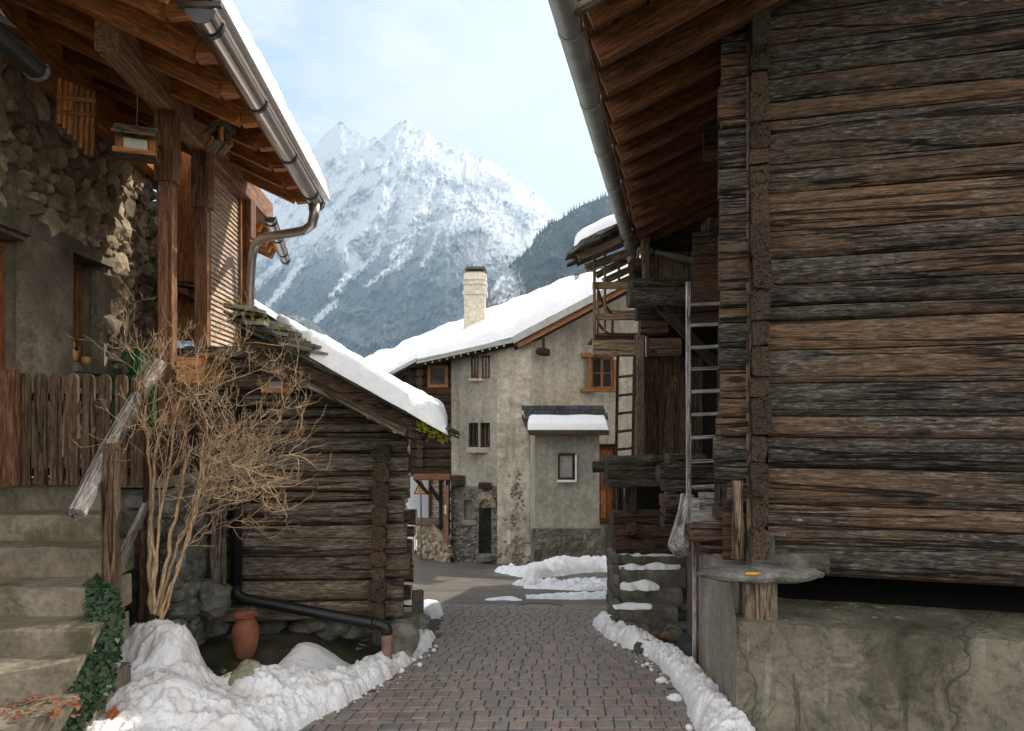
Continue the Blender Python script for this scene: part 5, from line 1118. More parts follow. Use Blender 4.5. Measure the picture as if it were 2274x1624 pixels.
def bird_house(c, w_, label, rot=0., wire=.35, glass=True, closed=False):
    t = empty('bird_feeder', c, label, 'bird feeder', 'hanging bird feeders'); d = Vector((math.cos(rot), math.sin(rot), 0)); e = Vector((-math.sin(rot), math.cos(rot), 0)); u = Vector((0,0,1))
    MB().beam(c-d*w_*.5, c+d*w_*.5, w_*.62, .022, bev=.1).build('tray', M['pale_plank'], t)
    for s_ in (-1, 1): MB().beam(c+e*s_*w_*.31-d*w_*.5+u*.012, c+e*s_*w_*.31+d*w_*.5+u*.012, .014, .035).build('tray_rim', M['larch'], t)
    h = w_*.52
    for s_ in (-1, 1): MB().beam(c+d*s_*w_*.30+u*.01, c+d*s_*w_*.30+u*h, .018 if not closed else w_*.1, w_*.40, up=d, bev=.05).build('side_wall', M['larch'], t)
    if glass: MB().beam(c-e*w_*.12-d*w_*.28+u*h*.5, c-e*w_*.12+d*w_*.28+u*h*.5, .004, h*.7).build('pane', M['curtain'], t)
    if closed: MB().beam(c-d*w_*.2+u*h*.5, c+d*w_*.2+u*h*.5, w_*.35, h*.9).build('hopper', M['dark_wood'], t)
    for s_ in (-1, 1): MB().prism([c-d*w_*.52+u*(h+.075), c+d*w_*.52+u*(h+.075), c+d*w_*.52+e*s_*w_*.42+u*(h-.015), c-d*w_*.52+e*s_*w_*.42+u*(h-.015)], u*.012).build('roof', M['pale_plank'], t)
    MB().tube([c+u*(h+.085), c+u*(h+.085+wire*.3)+d*.006, c+u*(h+.085+wire)], .0025, 5).build('string', M['silver'], t)
bird_house(P(303, 349, 4.75), .27, 'hanging open bird feeder on a long string, left of the first porch post', .35, .40)
bird_house(P(485, 327, 5.4), .24, 'hanging wooden bird feeder with steep little roof, right of the second post', -.9, .12, False, True)
bird_house(P(614, 871, 5.45), .21, 'glass sided bird feeder hanging under the slab roof of the old barn', .1, .16)
# wooden lattice hanging from the rafters
lt = empty('wooden_lattice', P(172, 260, 4.9), 'small reddish wooden rack of upright slats hanging under the porch roof', 'rack')
for k in range(7):
    x = lerp(134, 208, k/6.); yt = lerp(176, 205, k/6.); yb = [275,285,300,312,330,345,348][k]; MB().beam(P(x, yt, 4.8+.03*k), P(x-4, yb, 4.8+.03*k), .018, .028, up=(1,0,0)).build('slat', M['larch'], lt)
for (y0, y1) in ((218,224),(249,254)): MB().beam(P(126, y0, 4.78), P(212, y1, 4.98), .022, .026).build('crossbar', M['larch'], lt)
# ------------------------------------------------------------------ stairs, fence, pole
ss = empty('stone_staircase', V(-3.3, 3.9, -1.9), 'worn concrete staircase climbing to the porch at the left edge', 'stairs')
STP = [(4.75,.474,232),(4.47,.661,230),(4.2,.832,228),(3.93,1.014,217),(3.66,1.180,206),(3.42,1.31,196),(3.2,1.47,0),(2.98,1.62,0)]
for i, (y, h, px) in enumerate(STP):
    hb = STP[i+1][1]+.03 if i+1 < len(STP) else 1.95; yb = y+.36
    xr = (px-CX)/F*y if px else 0
    mb = MB()
    if i < 5: A, B = V(-4.6, y+.17, -(h+hb)/2), V(xr, y+.17, -(h+hb)/2); mb.beam(A, B, .36, hb-h, seg=40, jit=.014, bev=.08)
    else:
        pr = {5: ((0,1497),(90,1484),(170,1466)), 6: ((0,1622),(70,1598),(135,1570)), 7: ((-60,1720),(0,1700),(110,1640))}[i]
        fr_ = [P(a, b, h*F/(b-HY)) for a, b in pr]; fr_ = [Vector((fr_[0].x-1.2, fr_[0].y-.2, fr_[0].z))]+fr_; pts = fr_+[Vector((fr_[-1].x, 3.95, fr_[-1].z)), Vector((-4.6, 3.95, fr_[-1].z))]
        mb.prism(pts, (0, 0, -(hb-h)-.1))
    mb.build('step', M['step'], ss)
mb = MB(); mb.beam(P(-30, 1071, 4.68), P(236, 1071, 4.68), .06, .03, rv=.5); sill = mb.build('sill_board', M['orange_wood'], ss)
M['fence'] = wood('fence_wood', (.05,.032,.020), (.125,.085,.055), (.24,.175,.125), (.13,.07,.04), .5, .9, .4)
fc = empty('picket_fence', V(-3.2, 4.65, -.47), 'brown picket fence with rounded tops at the head of the staircase', 'fence')
for k, px in enumerate((52,88,124,159,195,231,268,303)):
    d = 4.62; w_ = 26/F*d; yt = 828+(9 if k == 7 else k*.6); c = P(px, 0, d); zt = (HY-yt)/F*d; zb = -.47; r = w_/2
    pts = [V(c.x-r, d, zb), V(c.x+r, d, zb), V(c.x+r, d, zt-r)]+[V(c.x+r*math.cos(a*math.pi/8), d, zt-r+r*math.sin(a*math.pi/8)) for a in range(1, 8)]+[V(c.x-r, d, zt-r)]
    mb = MB(); mb.prism(pts, (0, .024, 0)); mb.g = [(g[2], g[0], g[1]) for g in mb.g]; mb.build('picket', M['fence'], fc)
for y0 in (882, 1048): MB().beam(P(-20, y0, 4.69), P(318, y0, 4.69), .03, .055, bev=.1).build('rail', M['dark_wood'], fc)
mb = MB(); mb.beam(P(24, 822, 4.55), P(24, 1078, 4.55), .07, .085, up=(1,0,0), seg=4); mb.beam(P(2, 826, 4.62), P(2, 1070, 4.62), .03, .075, up=(1,0,0), seg=4); each(mb, 'end_post', M['post'], fc)
mb = MB(); mb.beam(P(248, 985, 4.05), P(246, 1316, 4.05), .095, .085, up=(1,0,0), seg=12, jit=.008, bev=.2); tag(mb.build('timber_post', M['fence']), 'cracked brown post rising from the ivy beside the concrete staircase', 'post')
mb = MB(); mb.beam(P(332, 1178, 4.6), P(330, 1372, 4.6), .13, .13, up=(1,0,0), seg=12, jit=.02, bev=.3); tag(mb.build('timber_post', M['dark_wood']), 'thick rough trunk-like post behind the stems of the bare shrub', 'post')
mb = MB(); mb.tube([P(354,808,4.95), P(300,890,4.62), P(240,1000,4.2), P(168,1143,3.8)], [.048,.050,.052,.055], 14); tag(mb.build('handrail_pole', M['silver'], smooth=False), 'round silvery log slanting down as a handrail beside the stairs', 'pole')
mb = MB(); mb.beam(P(262,1255,4.3), P(330,1110,4.75), .03, .07, seg=5, jit=.004); tag(mb.build('slanted_board', M['silver']), 'pale slanting board behind the shrub, below the round handrail pole', 'board')
# ------------------------------------------------------------------ plastered house down the lane
D5 = 20.
fh = empty('plaster_house', P(1150, 1250, 19.5), 'large lime plastered village house with snowy roof down the lane', 'house')
def wallq(mb, pts, th=(0, .5, 0), nx=1, holes=()): mb.prism([P(*p) for p in pts], th)
# two wall faces: the shaded left face and the wide right face with the corner buttress
A = (1002, 20.6); B = (1104, 19.6); Cc = (1178, 19.2); Dd = (1480, 21.2)
def dep(px): return float(np.interp(px, [A[0], B[0], Cc[0], 1480], [A[1], B[1], Cc[1], Dd[1]]))
def wallmesh(px0, px1, top, bot, holes, mat, name, parent, nx=36, ny=36, off=0., amp=.02):
    """wall between picture columns px0..px1 with rectangular openings left free"""
    mb = MB(); X = sorted(set([lerp(px0, px1, i/nx) for i in range(nx+1)]+[v for h in holes for v in (h[0], h[1])])); vs = []; fs = []; Y = sorted(set([j/ny for j in range(ny+1)]))
    yy = sorted(set([lerp(590, 1290, j/(ny*1.6)) for j in range(int(ny*1.6)+1)]+[v for h in holes for v in (h[2], h[3])]))
    for y in yy:
        for x in X:
            t_, b_ = top(x), bot(x); y_ = min(max(y, t_), b_); d = dep(x)+off+amp*fbm(x*.02, y_*.02, 3, 4, 2.)
            vs.append(P(x, y_, d))
    k = len(X)
    for j in range(len(yy)-1):
        for i in range(k-1):
            cx, cy = (X[i]+X[i+1])/2, (yy[j]+yy[j+1])/2
            if any(h[0] < cx < h[1] and h[2] < cy < h[3] for h in holes): continue
            if yy[j+1] <= min(top(X[i]), top(X[i+1])) or yy[j] >= max(bot(X[i]), bot(X[i+1])): continue
            fs.append([j*k+i, j*k+i+1, (j+1)*k+i+1, (j+1)*k+i])
    mb.add(vs, fs, vs, .5); o = mb.build(name, mat, parent, recalc=False); return o
eave = [(900,812),(926,800),(1000,784),(1138,752),(1180,728),(1313,657),(1480,560)]
topf = lambda x: interp(eave, x)+4
botf = lambda x: 1275.
wins = [(1046,1063,790,841),(1070,1088,790,841),(1041,1062,939,994),(1067,1088,939,994)]
arch = [(1063,1091,1128,1240),(1030,1049,1110,1157)]
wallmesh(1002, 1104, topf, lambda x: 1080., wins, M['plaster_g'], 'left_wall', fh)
wallmesh(1002, 1104, lambda x: 1080., lambda x: 1275., arch, M['stone_grey'], 'stone_base', fh, 30, 40, 0., .05)
wallmesh(1104, 1180, topf, botf, [], M['plaster'], 'buttress', fh, 14, 40, -.03, .06)
wallmesh(1180, 1480, topf, lambda x: 1270., [(1311,1362,793,865)], M['plaster'], 'right_wall', fh)
M['stone_mid'] = rocky('house_stone', (.12,.115,.10), (.22,.21,.18), (.34,.32,.275), 3., .7, vary=.7)
mb = MB()
for k in range(520):
    px = rnd.uniform(1003, 1106); py = rnd.uniform(1086, 1268); 
    if any(a-5 < px < b+5 and c-8 < py < d+4 for a, b, c, d in arch): continue
    s_ = rnd.uniform(.04, .12); mb.blob(P(px, py, dep(px)+.02), s_, .06, s_*.5, 1, .4, 1.4, Matrix.Rotation(rnd.uniform(-.3, .3), 3, 'Y'), sq=.8)
mb.build('exposed_stones', M['stone_mid'], fh); mb = MB()
for k in range(300):
    t = rnd.random()**.7; px = rnd.gauss(1146, 6+16*t); py = lerp(1040, 1264, t)
    if px < 1106 or px > 1176 or noise.noise(Vector((px*.05, py*.03, 2))) < -.1: continue
    s_ = 0; s_ = rnd.uniform(.025, .07); mb.blob(P(px, py, dep(px)-.015), s_, .05, s_*.7, 1, .4, 1.4, Matrix.Rotation(rnd.uniform(-.3, .3), 3, 'Y'), sq=.8)
mb.build('exposed_stones', M['stone_pale'], fh)
mb = MB()                                 # body behind the faces
mb.prism([P(1004, 830, 21.5), P(1470, 830, 22.5), P(1470, 1290, 22.5), P(1004, 1290, 21.5)], (0, 5, 0)); mb.build('rear_volume', M['dark'], fh)
mb = MB(); mb.prism([V(4.2, 21.0, -5.2), V(15, 21.0, -5.2), V(15, 21.0, 4.6), V(9.5, 21.0, 8.2), V(4.2, 21.0, 5.0)], (0, 8, 0)); mb.build('plaza_shade_wing', M['plaster'], fh)  # unseen wing added so that its shadow covers the plaza
def win(x0, x1, y0, y1, label=None, frame='orange_wood', parent=fh, d=None, rec=.16, fr=4, mull=True, trans=()):
    dd = (d or dep((x0+x1)/2))+rec; g = MB().add([P(x0, y0, dd), P(x1, y0, dd), P(x1, y1, dd), P(x0, y1, dd)], [[0,1,2,3]]).build('window', M['glass'], parent, recalc=False)
    mb = MB(); q = fr/F*dd
    bp(mb, x0, y0, x1, y0+fr, dd-.03, .05); bp(mb, x0, y1-fr, x1, y1, dd-.03, .05)
    bv(mb, x0, y0+fr, x0+fr, y1-fr, dd-.029, .05); bv(mb, x1-fr, y0+fr, x1, y1-fr, dd-.029, .05)
    if mull: bv(mb, (x0+x1)/2-fr*.5, y0+fr, (x0+x1)/2+fr*.5, y1-fr, dd-.028, .04)
    for t in trans: bp(mb, x0+fr, t-1, x1-fr, t+1, dd-.027, .03)
    mb.build('frame', M[frame], g); rv_ = MB()
    d0 = dd-rec-.02
    for (a, b) in (((x0,y0),(x0,y1)),((x1,y0),(x1,y1)),((x0,y0),(x1,y0)),((x0,y1),(x1,y1))): rv_.add([P(a[0],a[1],d0), P(b[0],b[1],d0), P(b[0],b[1],dd), P(a[0],a[1],dd)], [[0,1,2,3]])
    rv_.build('reveal', M['plaster_g'], g); return g
win(1046,1063,790,841,rec=.3); win(1070,1088,790,841,rec=.3)
for a, b in ((1041,1062),(1067,1088)):
    g = win(a, b, 939, 994, rec=.3, fr=4, frame='pale_plank'); MB().sheet(lambda u, v: P(lerp(a+3, b-3, u), lerp(943, 990, v), dep(a)+.27), 4, 4).build('curtain', M['curtain'], g)
mb = MB(); bp(mb, 1036, 994, 1092, 1006, dep(1064)-.05, .3); bp(mb, 1040, 841, 1092, 847, dep(1064)-.03, .2); each(mb, 'window_sill', M['plaster'], fh)
g = win(1311,1362,793,865,rec=.12,fr=6,frame='orange_wood',trans=(829,))
mb = MB(); bp(mb, 1291, 784, 1340, 794, dep(1311)-.12, .16, seg=4, jit=.01); bv(mb, 1305, 794, 1313, 868, dep(1311)-.12, .1, seg=4, jit=.02); bp(mb, 1288, 865, 1372, 871, dep(1311)-.12, .12, seg=5, jit=.015); bv(mb, 1362, 800, 1373, 866, dep(1360)-.12, .08); each(mb, 'window_surround', M['orange_wood'], g)
# arched doorway and niche
mb = MB(); mb.add([P(1030,1110,dep(1040)+.25), P(1049,1110,dep(1040)+.25), P(1049,1157,dep(1040)+.25), P(1030,1157,dep(1040)+.25)], [[0,1,2,3]]); mb.build('niche', M['plaster_g'], fh)
mb = MB(); mb.add([P(1060,1120,dep(1075)+.6), P(1094,1120,dep(1075)+.6), P(1094,1245,dep(1075)+.6), P(1060,1245,dep(1075)+.6)], [[0,1,2,3]]); mb.build('doorway', M['stone_dark'], fh)
mb = MB()
for i in range(9):
    a0 = math.pi*i/8; cx, cy = 1077, 1128; r0, r1 = 13, 24; yy = 1.55
    a1_ = math.pi*(i+.92)/8
    if i < 8: mb.prism([P(x_, y_, dep(x_)-.10) for x_, y_ in ((cx-r0*math.cos(a0), cy-r0*math.sin(a0)*yy), (cx-r1*math.cos(a0), cy-r1*math.sin(a0)*yy), (cx-r1*math.cos(a1_), cy-r1*math.sin(a1_)*yy), (cx-r0*math.cos(a1_), cy-r0*math.sin(a1_)*yy))], (0,.3,0))
mb.build('arch_stones', rocky('tuff_arch', (.20,.15,.10), (.32,.25,.17), (.42,.34,.25), 3, .4), fh)
mb = MB(); bp(mb, 1063, 1072, 1090, 1086, dep(1075)-.15, .3, seg=3, jit=.01); bp(mb, 1002, 1056, 1032, 1080, dep(1010)-.15, .3, seg=3, jit=.02); each(mb, 'beam_end', M['dark_wood'], fh)
mb = MB(); bp(mb, 1028, 1156, 1058, 1166, dep(1040)-.08, .25, seg=3, jit=.01); mb.build('niche_sill', M['plaster_g'], fh)
mb = MB(); bp(mb, 1062, 1233, 1092, 1243, dep(1075)-.1, .6); mb.build('door_step', M['stone_grey'], fh)
tag(MB().prism([P(1126,1177,18.9), P(1133,1177,18.9), P(1134,1209,18.9), P(1127,1209,18.9)], (0,.02,0)).build('paper_notice', M['white']), 'white paper notice strip on the corner of the plastered house', 'notice')
# roof: boarding, snow, fascia, gutter
FE = [P(800,842,21.6), P(860,838,21.3), P(926,803,20.3), P(1000,786,19.9), P(1138,750,19.0), P(1180,727,18.8), P(1313,657,18.2), P(1480,570,17.5)]
BE = [P(806,812,27), P(860,790,27), P(947,757,27), P(1028,723,27), P(1100,694,27), P(1175,663,27), P(1310,621,27), P(1480,575,27)]
mb = MB(); n = len(FE)
for i in range(n-1):
    mb.prism([FE[i], FE[i+1], BE[i+1], BE[i]], (0, 0, -.10))
for i in range(n-1): mb.prism([BE[i], BE[i+1], BE[i+1]+Vector((1.5,5,-3)), BE[i]+Vector((1.5,5,-3))], (0, 0, -.1))
mb.build('roof', M['slate_dark'], fh)
rf_ = [o for o in fh.children if o.name.startswith('roof')][0]
ups = Vector((0, 0, .03))
snow_roof('roof_snow', 'smooth bright snow covering the whole roof of the plastered house', [p+ups+Vector((0,.12,.0)) for p in FE], [p+ups for p in BE], .30, 150, 50, .16, fr=.9)
snow_roof('roof_snow', 'higher snow layer behind the chimney of the plastered house', [P(947,757,26.5), P(1000,736,26.5), P(1040,722,26.5), P(1100,694,26.5)], [P(960,747,28), P(1005,727,28), P(1040,714,28), P(1100,690,28)], .25, 30, 10, .03)
mb = MB(); mb.beam(P(1138,757,18.93), P(1480,577,17.43), .05, 15/F*18.5, seg=4); mb.build('fascia', M['zinc_old'], fh)
mb = MB(); mb.beam(P(1150,768,19.0), P(1480,592,17.6), .05, 12/F*18.5, seg=6, jit=.01); mb.build('barge_board', M['orange_wood'], fh)
mb = MB(); mb.beam(P(926,800,20.2), P(1138,754,18.95), .05, .06, seg=4); mb.beam(P(926,806,20.15), P(1138,759,18.9), .07, .07, seg=4)
for k in range(12): t = k/12; q = P(lerp(945,1135,t), lerp(803,760,t), lerp(20.1,18.9,t)); mb.beam(q, q+Vector((0,.0,-.09)), .05, .06, up=(0,1,0))
mb.build('eave_gutter', M['zinc_old'], fh)
mb = MB(); mb.beam(P(858,836,21.2), P(926,800,20.2), .10, .12, seg=3); mb.build('flashing', M['zinc'], fh)
mb = MB(); mb.beam(P(920,812,20.5), P(1140,766,19.3), .25, .10, seg=6, jit=.01); mb.beam(P(1145,776,19.4), P(1480,602,18), .25, .08, seg=6, jit=.01); mb.beam(P(866,846,21.6), P(930,810,20.8), .2, .08); each(mb, 'wall_plate', M['dark_wood'], fh)
mb = MB(); mb.blob(P(1205,782,19.0), .13, .3, .12, 2, .3, 1.5, sq=.6); mb.beam(P(1207,752,19.0), P(1207,778,19.0), .05, .08, up=(1,0,0)); mb.build('purlin_end', M['dark_wood'], fh)
ch = MB().beam(P(1055,748,22.6), P(1055,656,22.6), 46/F*22.6, 46/F*22.6, up=(0,1,0), seg=4, jit=.005, bev=.03).build('chimney', M['chimney'], rf_)
mb = MB()
for (w_, y0, y1) in ((54,650,658),(50,640,650),(47,636,640),(52,629,636),(45,626,629),(49,612,626),(40,608,613)): mb.beam(P(1056,y0,22.6), P(1056,y1,22.6), w_/F*22.6, w_/F*22.6, up=(0,1,0), bev=.12)
mb.build('chimney_head', M['chimney'], ch)
mb = MB(); q = 22.6
for (x, ) in ((1040,),(1048,),(1064,),(1072,)): mb.beam(P(x,600,q), P(x,612,q), .03, .03, up=(0,1,0))
a = 24/F*q; c0 = P(1057, 603, q); c1 = P(1057, 596, q); mb.inb = False
mb.add([c0+Vector((-a*1.0,-a,0)), c0+Vector((a,-a,0)), c0+Vector((a,a,0)), c0+Vector((-a,a,0)), c1+Vector((-a*.75,-a*.75,0)), c1+Vector((a*.75,-a*.75,0)), c1+Vector((a*.75,a*.75,0)), c1+Vector((-a*.75,a*.75,0))], [[0,1,2,3],[4,5,6,7],[0,1,5,4],[1,2,6,5],[2,3,7,6],[3,0,4,7]])
mb.build('chimney_hat', M['iron'], ch)
MB().beam(P(1055,742,22.4), P(1055,752,22.4), 52/F*22.6, .85, up=(0,1,0), seg=1).build('flashing', M['iron'], ch)
MB().tube([P(1280,645,24), P(1281,612,24)], .085, 12).build('vent_pipe', M['zinc_old'], rf_); 
MB().tube([P(1281,613,24), P(1281,608,24)], .10, 12).build('vent_cap', M['iron'], rf_)
# annex
an = empty('annex', P(1258, 1265, 17.8), 'small grey rendered annex with slate and snow roof, leaning on the plastered house', 'annex')
DA = 17.8
mb = MB(); mb.prism([P(1188,950,DA), P(1331,950,DA), P(1331,1176,DA), P(1188,1176,DA)], (-.0, 3, 0)); mb.prism([P(1178,950,19.), P(1188,950,DA+.01), P(1188,1176,DA+.01), P(1178,1176,19.)], (0.02, .02, 0))
aw = mb.build('wall', M['plaster_g'], an)
mb = MB(); mb.sheet(lambda u, v: (lambda x, y: P(x, y, DA-.10+.05*fbm(x*.03, y*.03, 1, 4, 2)))(lerp(1186, 1334, u), lerp(1275, 1174, v)), 40, 28); mb.prism([P(1180,1174,19.), P(1186,1174,DA-.09), P(1186,1275,DA-.09), P(1180,1275,19.)], (.02,.02,0))
mb.prism([P(1187,1175,DA-.08), P(1334,1175,DA-.08), P(1334,1180,DA-.08), P(1187,1180,DA-.08)], (0,1,0)); mb.prism([P(1331,1170,DA), P(1362,1170,DA+1.3), P(1362,1270,DA+1.3), P(1331,1275,DA)], (0,.4,0)); mb.build('rough_base', M['concrete'], an)
mb = MB(); rows_ = [(903,911,19.0,18.85),(911,920,18.85,18.7),(920,931,18.7,18.4)]
for r_i, (y0, y1, da, db) in enumerate(rows_):
    x = 1158+r_i*4+rnd.uniform(-3, 3)
    while x < 1332+r_i*5: wd = rnd.uniform(20, 30); mb.prism([P(x,y0,da), P(min(x+wd,1340+r_i*6),y0,da), P(min(x+wd+1,1342+r_i*6),y1+1,db-.05), P(x+1,y1+1,db-.05)], (0,0,.03)); x += wd+.6
mb.prism([P(1160,931,18.6), P(1345,931,18.6), P(1352,956,17.4), P(1176,956,17.4)], (0,0,-.05)); mb.build('slate_roof', M['slate_dark'], an)
mb = MB(); bp(mb, 1177, 956, 1352, 967, 17.4, .1, seg=4); mb.beam(P(1177,962,17.4), P(1160,925,18.9), .04, .12); each(mb, 'fascia', M['dark_wood'], an)
snow_roof('roof_snow', 'plump white snow roll on the slate roof of the annex', [P(1172,955,17.36), P(1230,955,17.36), P(1300,955,17.36), P(1352,955,17.36)], [P(1172,934,18.3), P(1230,934,18.3), P(1300,934,18.3), P(1345,936,18.3)], .20, 50, 18, .012)
for o in (): pass
mb = MB().add([P(1241,1010,DA-.02), P(1276,1010,DA-.02), P(1276,1063,DA-.02), P(1241,1063,DA-.02)], [[0,1,2,3]]).build('window', M['zinc_old'], an, recalc=False)
q = MB(); bp(q, 1239, 1007, 1278, 1012, DA-.05, .06); bp(q, 1239, 1061, 1278, 1066, DA-.05, .06); bv(q, 1239, 1012, 1243, 1061, DA-.05, .06); bv(q, 1271, 1012, 1276, 1061, DA-.05, .06); q.build('frame', M['dark_wood'], mb); q = MB(); bp(q, 1238, 1066, 1280, 1071, DA-.08, .12); bv(q, 1277, 1010, 1281, 1066, DA-.07, .05); q.build('outer_frame', M['white'], mb)
dr = empty('front_door', P(1347, 1160, 20.0), 'orange panelled wooden door right of the annex', 'door')
q = MB(); bv(q, 1330, 992, 1364, 1160, 20.0, .06); q.build('door_leaf', M['orange_wood'], dr)
q = MB()
for (a, b) in ((1000,1060),(1072,1085),(1090,1150)): 
    for x in (1334, 1348): bv(q, x, a, x+11, b, 19.96, .02)
q.build('door_panels', M['larch'], dr); q = MB(); bp(q, 1326, 986, 1366, 993, 19.95, .15); bv(q, 1362, 990, 1370, 1165, 19.95, .15); bp(q, 1326, 1160, 1372, 1168, 19.6, .6); q.build('door_frame', M['redp'] if False else M['dark_wood'], dr)
tag(snow_strip((1328-CX)/F*19.3, (1364-CX)/F*19.3, 19.2, (HY-1175)/F*19.3, .5, .10, 'snow_patch'), 'little heap of snow before the orange door', 'snow')
# timber part to the left of the plaster corner
tp = empty('timber_house', P(950, 1245, 21), 'dark log house with covered passage adjoining the plastered house on its left', 'house')
mb = MB(); ys_ = [800,818,838,858,878,898,918,938,958,978,998,1018,1038,1056]
for i in range(len(ys_)-1):
    for (a, b) in (((914, 950) if 808 < ys_[i]+5 < 856 else (914, 1003)),)+(((995, 1003),) if 808 < ys_[i]+5 < 856 else ()): bp(mb, a+rnd.uniform(-2, 2)*(a < 920), ys_[i], b, ys_[i+1], 21.0, .3, seg=3, jit=.02, bev=.2)
mb.build('log_wall', M['dark_wood'], tp)
mb = MB()
for i in range(0, 12): mb.beam(P(932, (ys_[i]+ys_[i+1])/2, 21.1), P(932, (ys_[i]+ys_[i+1])/2, 20.7), 15/F*21, (ys_[i+1]-ys_[i])*.9/F*21, bev=.25)
mb.build('log_ends', M['log_end'], tp)
win(949, 995, 811, 861, parent=tp, d=20.85, rec=.05, fr=7, mull=False)
mb = MB(); bp(mb, 919, 1053, 1000, 1066, 20.4, .25, seg=4, jit=.01); mb.build('passage_beam', M['post'], tp)
mb = MB(); bv(mb, 990, 1064, 999, 1200, 20.5, .2); bv(mb, 975, 1064, 982, 1180, 21.2, .15); bv(mb, 952, 1064, 958, 1168, 22.4, .15); mb.beam(P(954,1082,20.6), P(982,1118,20.8), .1, .12); mb.beam(P(921,1062,20.6), P(951,1097,20.9), .1, .1); each(mb, 'passage_post', M['dark_wood'], tp)
mb = MB()
for k in range(9): mb.beam(P(955, 1072+k*11.5, 22.8), P(985, 1069+k*12.5, 21.3), .05, .155)
mb.build('plank_wall', M['tan_plank'], tp)
MB().beam(P(991,1078,20.3), P(990,1206,20.2), .05, 11/F*20, up=(1,0,0)).build('open_door', M['post'], tp)
tag(MB().prism([P(987,1122,20.1), P(991,1122,20.1), P(991,1142,20.1), P(987,1142,20.1)], (0,.01,0)).build('paper_notice', M['white']), 'tiny white notice pinned on the brown open door of the passage', 'notice')
mb = MB(); mb.prism([P(926,1175,22.5), P(955,1160,21.5), P(990,1195,20.4), P(1000,1200,20.4), P(1000,1252,20.4), P(926,1248,22.5)], (0,.5,0))
for k in range(120):
    t = rnd.random(); px = lerp(928, 1000, t); py = rnd.uniform(1168+30*abs(t-.35), 1248); s_ = rnd.uniform(.07, .16); mb.blob(P(px, py, lerp(22.4, 20.35, t)), s_, .08, s_*.6, 1, .4, 1.4, sq=.8)
mb.build('stone_base', M['stone'], tp)
mb = MB(); bp(mb, 926, 1152, 985, 1166, 21.6, .5); mb.build('plank_cap', M['pale_plank'], tp)
# shutters and neighbouring wall at the far left
nb = empty('neighbour_house', P(888, 860, 23), 'sliver of a sunlit house with orange shutters behind the snow roof', 'house')
mb = MB(); mb.prism([P(858,838,23), P(916,822,23), P(916,1060,23), P(858,1060,23)], (0, 2, 0)); mb.build('wall', M['plaster'], nb)
q = MB(); bv(q, 874, 834, 887, 858, 22.9, .05); bv(q, 889, 832, 901, 860, 22.9, .05); each(q, 'shutter', M['orange_wood'], nb)
# road sign: red bordered triangle with two opposed arrows
sg = empty('road_sign', P(934, 1250, 21.4), 'red bordered triangular warning sign with two opposed arrows, by the passage', 'sign')
ds = 21.3; T = lambda x, y, o=0: P(x, y, ds+o)
MB().prism([T(918,1098), T(951,1098), T(934.5,1064)], (0,.02,0)).build('red_border', M['redp'], sg)
MB().prism([T(922.5,1095.6,-.012), T(946.5,1095.6,-.012), T(934.5,1070,-.012)], (0,.01,0)).build('sign_face', M['yellowp'], sg)
for x, up_ in ((932, 1), (937.5, -1)):
    q = MB(); q.prism([T(x-.7,1082,-.02), T(x+.7,1082,-.02), T(x+.7,1093,-.02), T(x-.7,1093,-.02)], (0,.005,0)); yt = 1081 if up_ < 0 else 1094; q.prism([T(x,yt,-.02), T(x-2,yt+4*(-up_),-.02), T(x+2,yt+4*(-up_),-.02)], (0,.005,0)); q.build('arrow', M['black'], sg)
MB().tube([P(934.5,1066,ds+.05), P(934.5,1250,ds+.05)], .03, 8).build('sign_pole', M['zinc'], sg)
# rail fence in the snow beyond
pf = empty('paling_fence', P(922, 1200, 24), 'thin grey palings in the snow seen through the gap beside the sign', 'fence')
for x in (914, 918, 922, 926): q = MB(); bv(q, x, 1140, x+1.2, 1225, 24.+(x-914)*.02, .03); q.build('paling', M['dark_wood'], pf)
q = MB(); bp(q, 905, 1150, 932, 1152, 24.1, .03); q.build('rail', M['dark_wood'], pf)
# ------------------------------------------------------------------ bare shrub
sh_ = empty('bare_shrub', P(345, 1370, 4.4), 'sprawling leafless shrub with tan twigs rising out of the snow heap', 'shrub')
rs = random.Random(21)
tw = MB(); stm = MB(); buds = MB()
def curve(p, d, ln, n, wob, lift, pull=None):
    pts = [Vector(p)]; d = Vector(d).normalized()
    for i in range(n):
        d = (d+Vector((rs.gauss(0, wob), rs.gauss(0, wob), rs.gauss(0, wob)+lift))).normalized()
        if pull: d = (d+Vector(pull)*.12).normalized()
        pts.append(pts[-1]+d*ln/n)
    return pts, d
def twig(p, d, ln, r, lv):
    n = 6 if lv else 9
    pts, de = curve(p, d, ln, n, (.19 if lv else .13), .07+.04*lv)
    k = len(pts); tw.tube(pts, [max(.0009, r*(1-.68*i/(k-1))) for i in range(k)], 4 if r < .004 else 5, False)
    if lv >= 2: 
        buds.add([pts[-1]+Vector(q)*.0034 for q in ((1,0,0),(0,1,0),(0,0,1.4),(-1,0,0),(0,-1,0),(0,0,-1))], [[0,1,2],[1,3,2],[3,4,2],[4,0,2],[1,0,5],[3,1,5],[4,3,5],[0,4,5]])
        return
    m = rs.randint(2, 4)
    for i in range(m):
        j = rs.randint(1, k-2); t = (pts[j+1]-pts[j]).normalized(); sd = Vector((rs.gauss(0, 1), rs.gauss(0, .7), rs.gauss(.25, .8))); sd = (sd-t*sd.dot(t)).normalized()
        twig(pts[j], t*.75+sd*rs.uniform(.5, 1.), ln*rs.uniform(.28, .55), r*.6, lv+1)
base = P(345, 1372, 4.42)
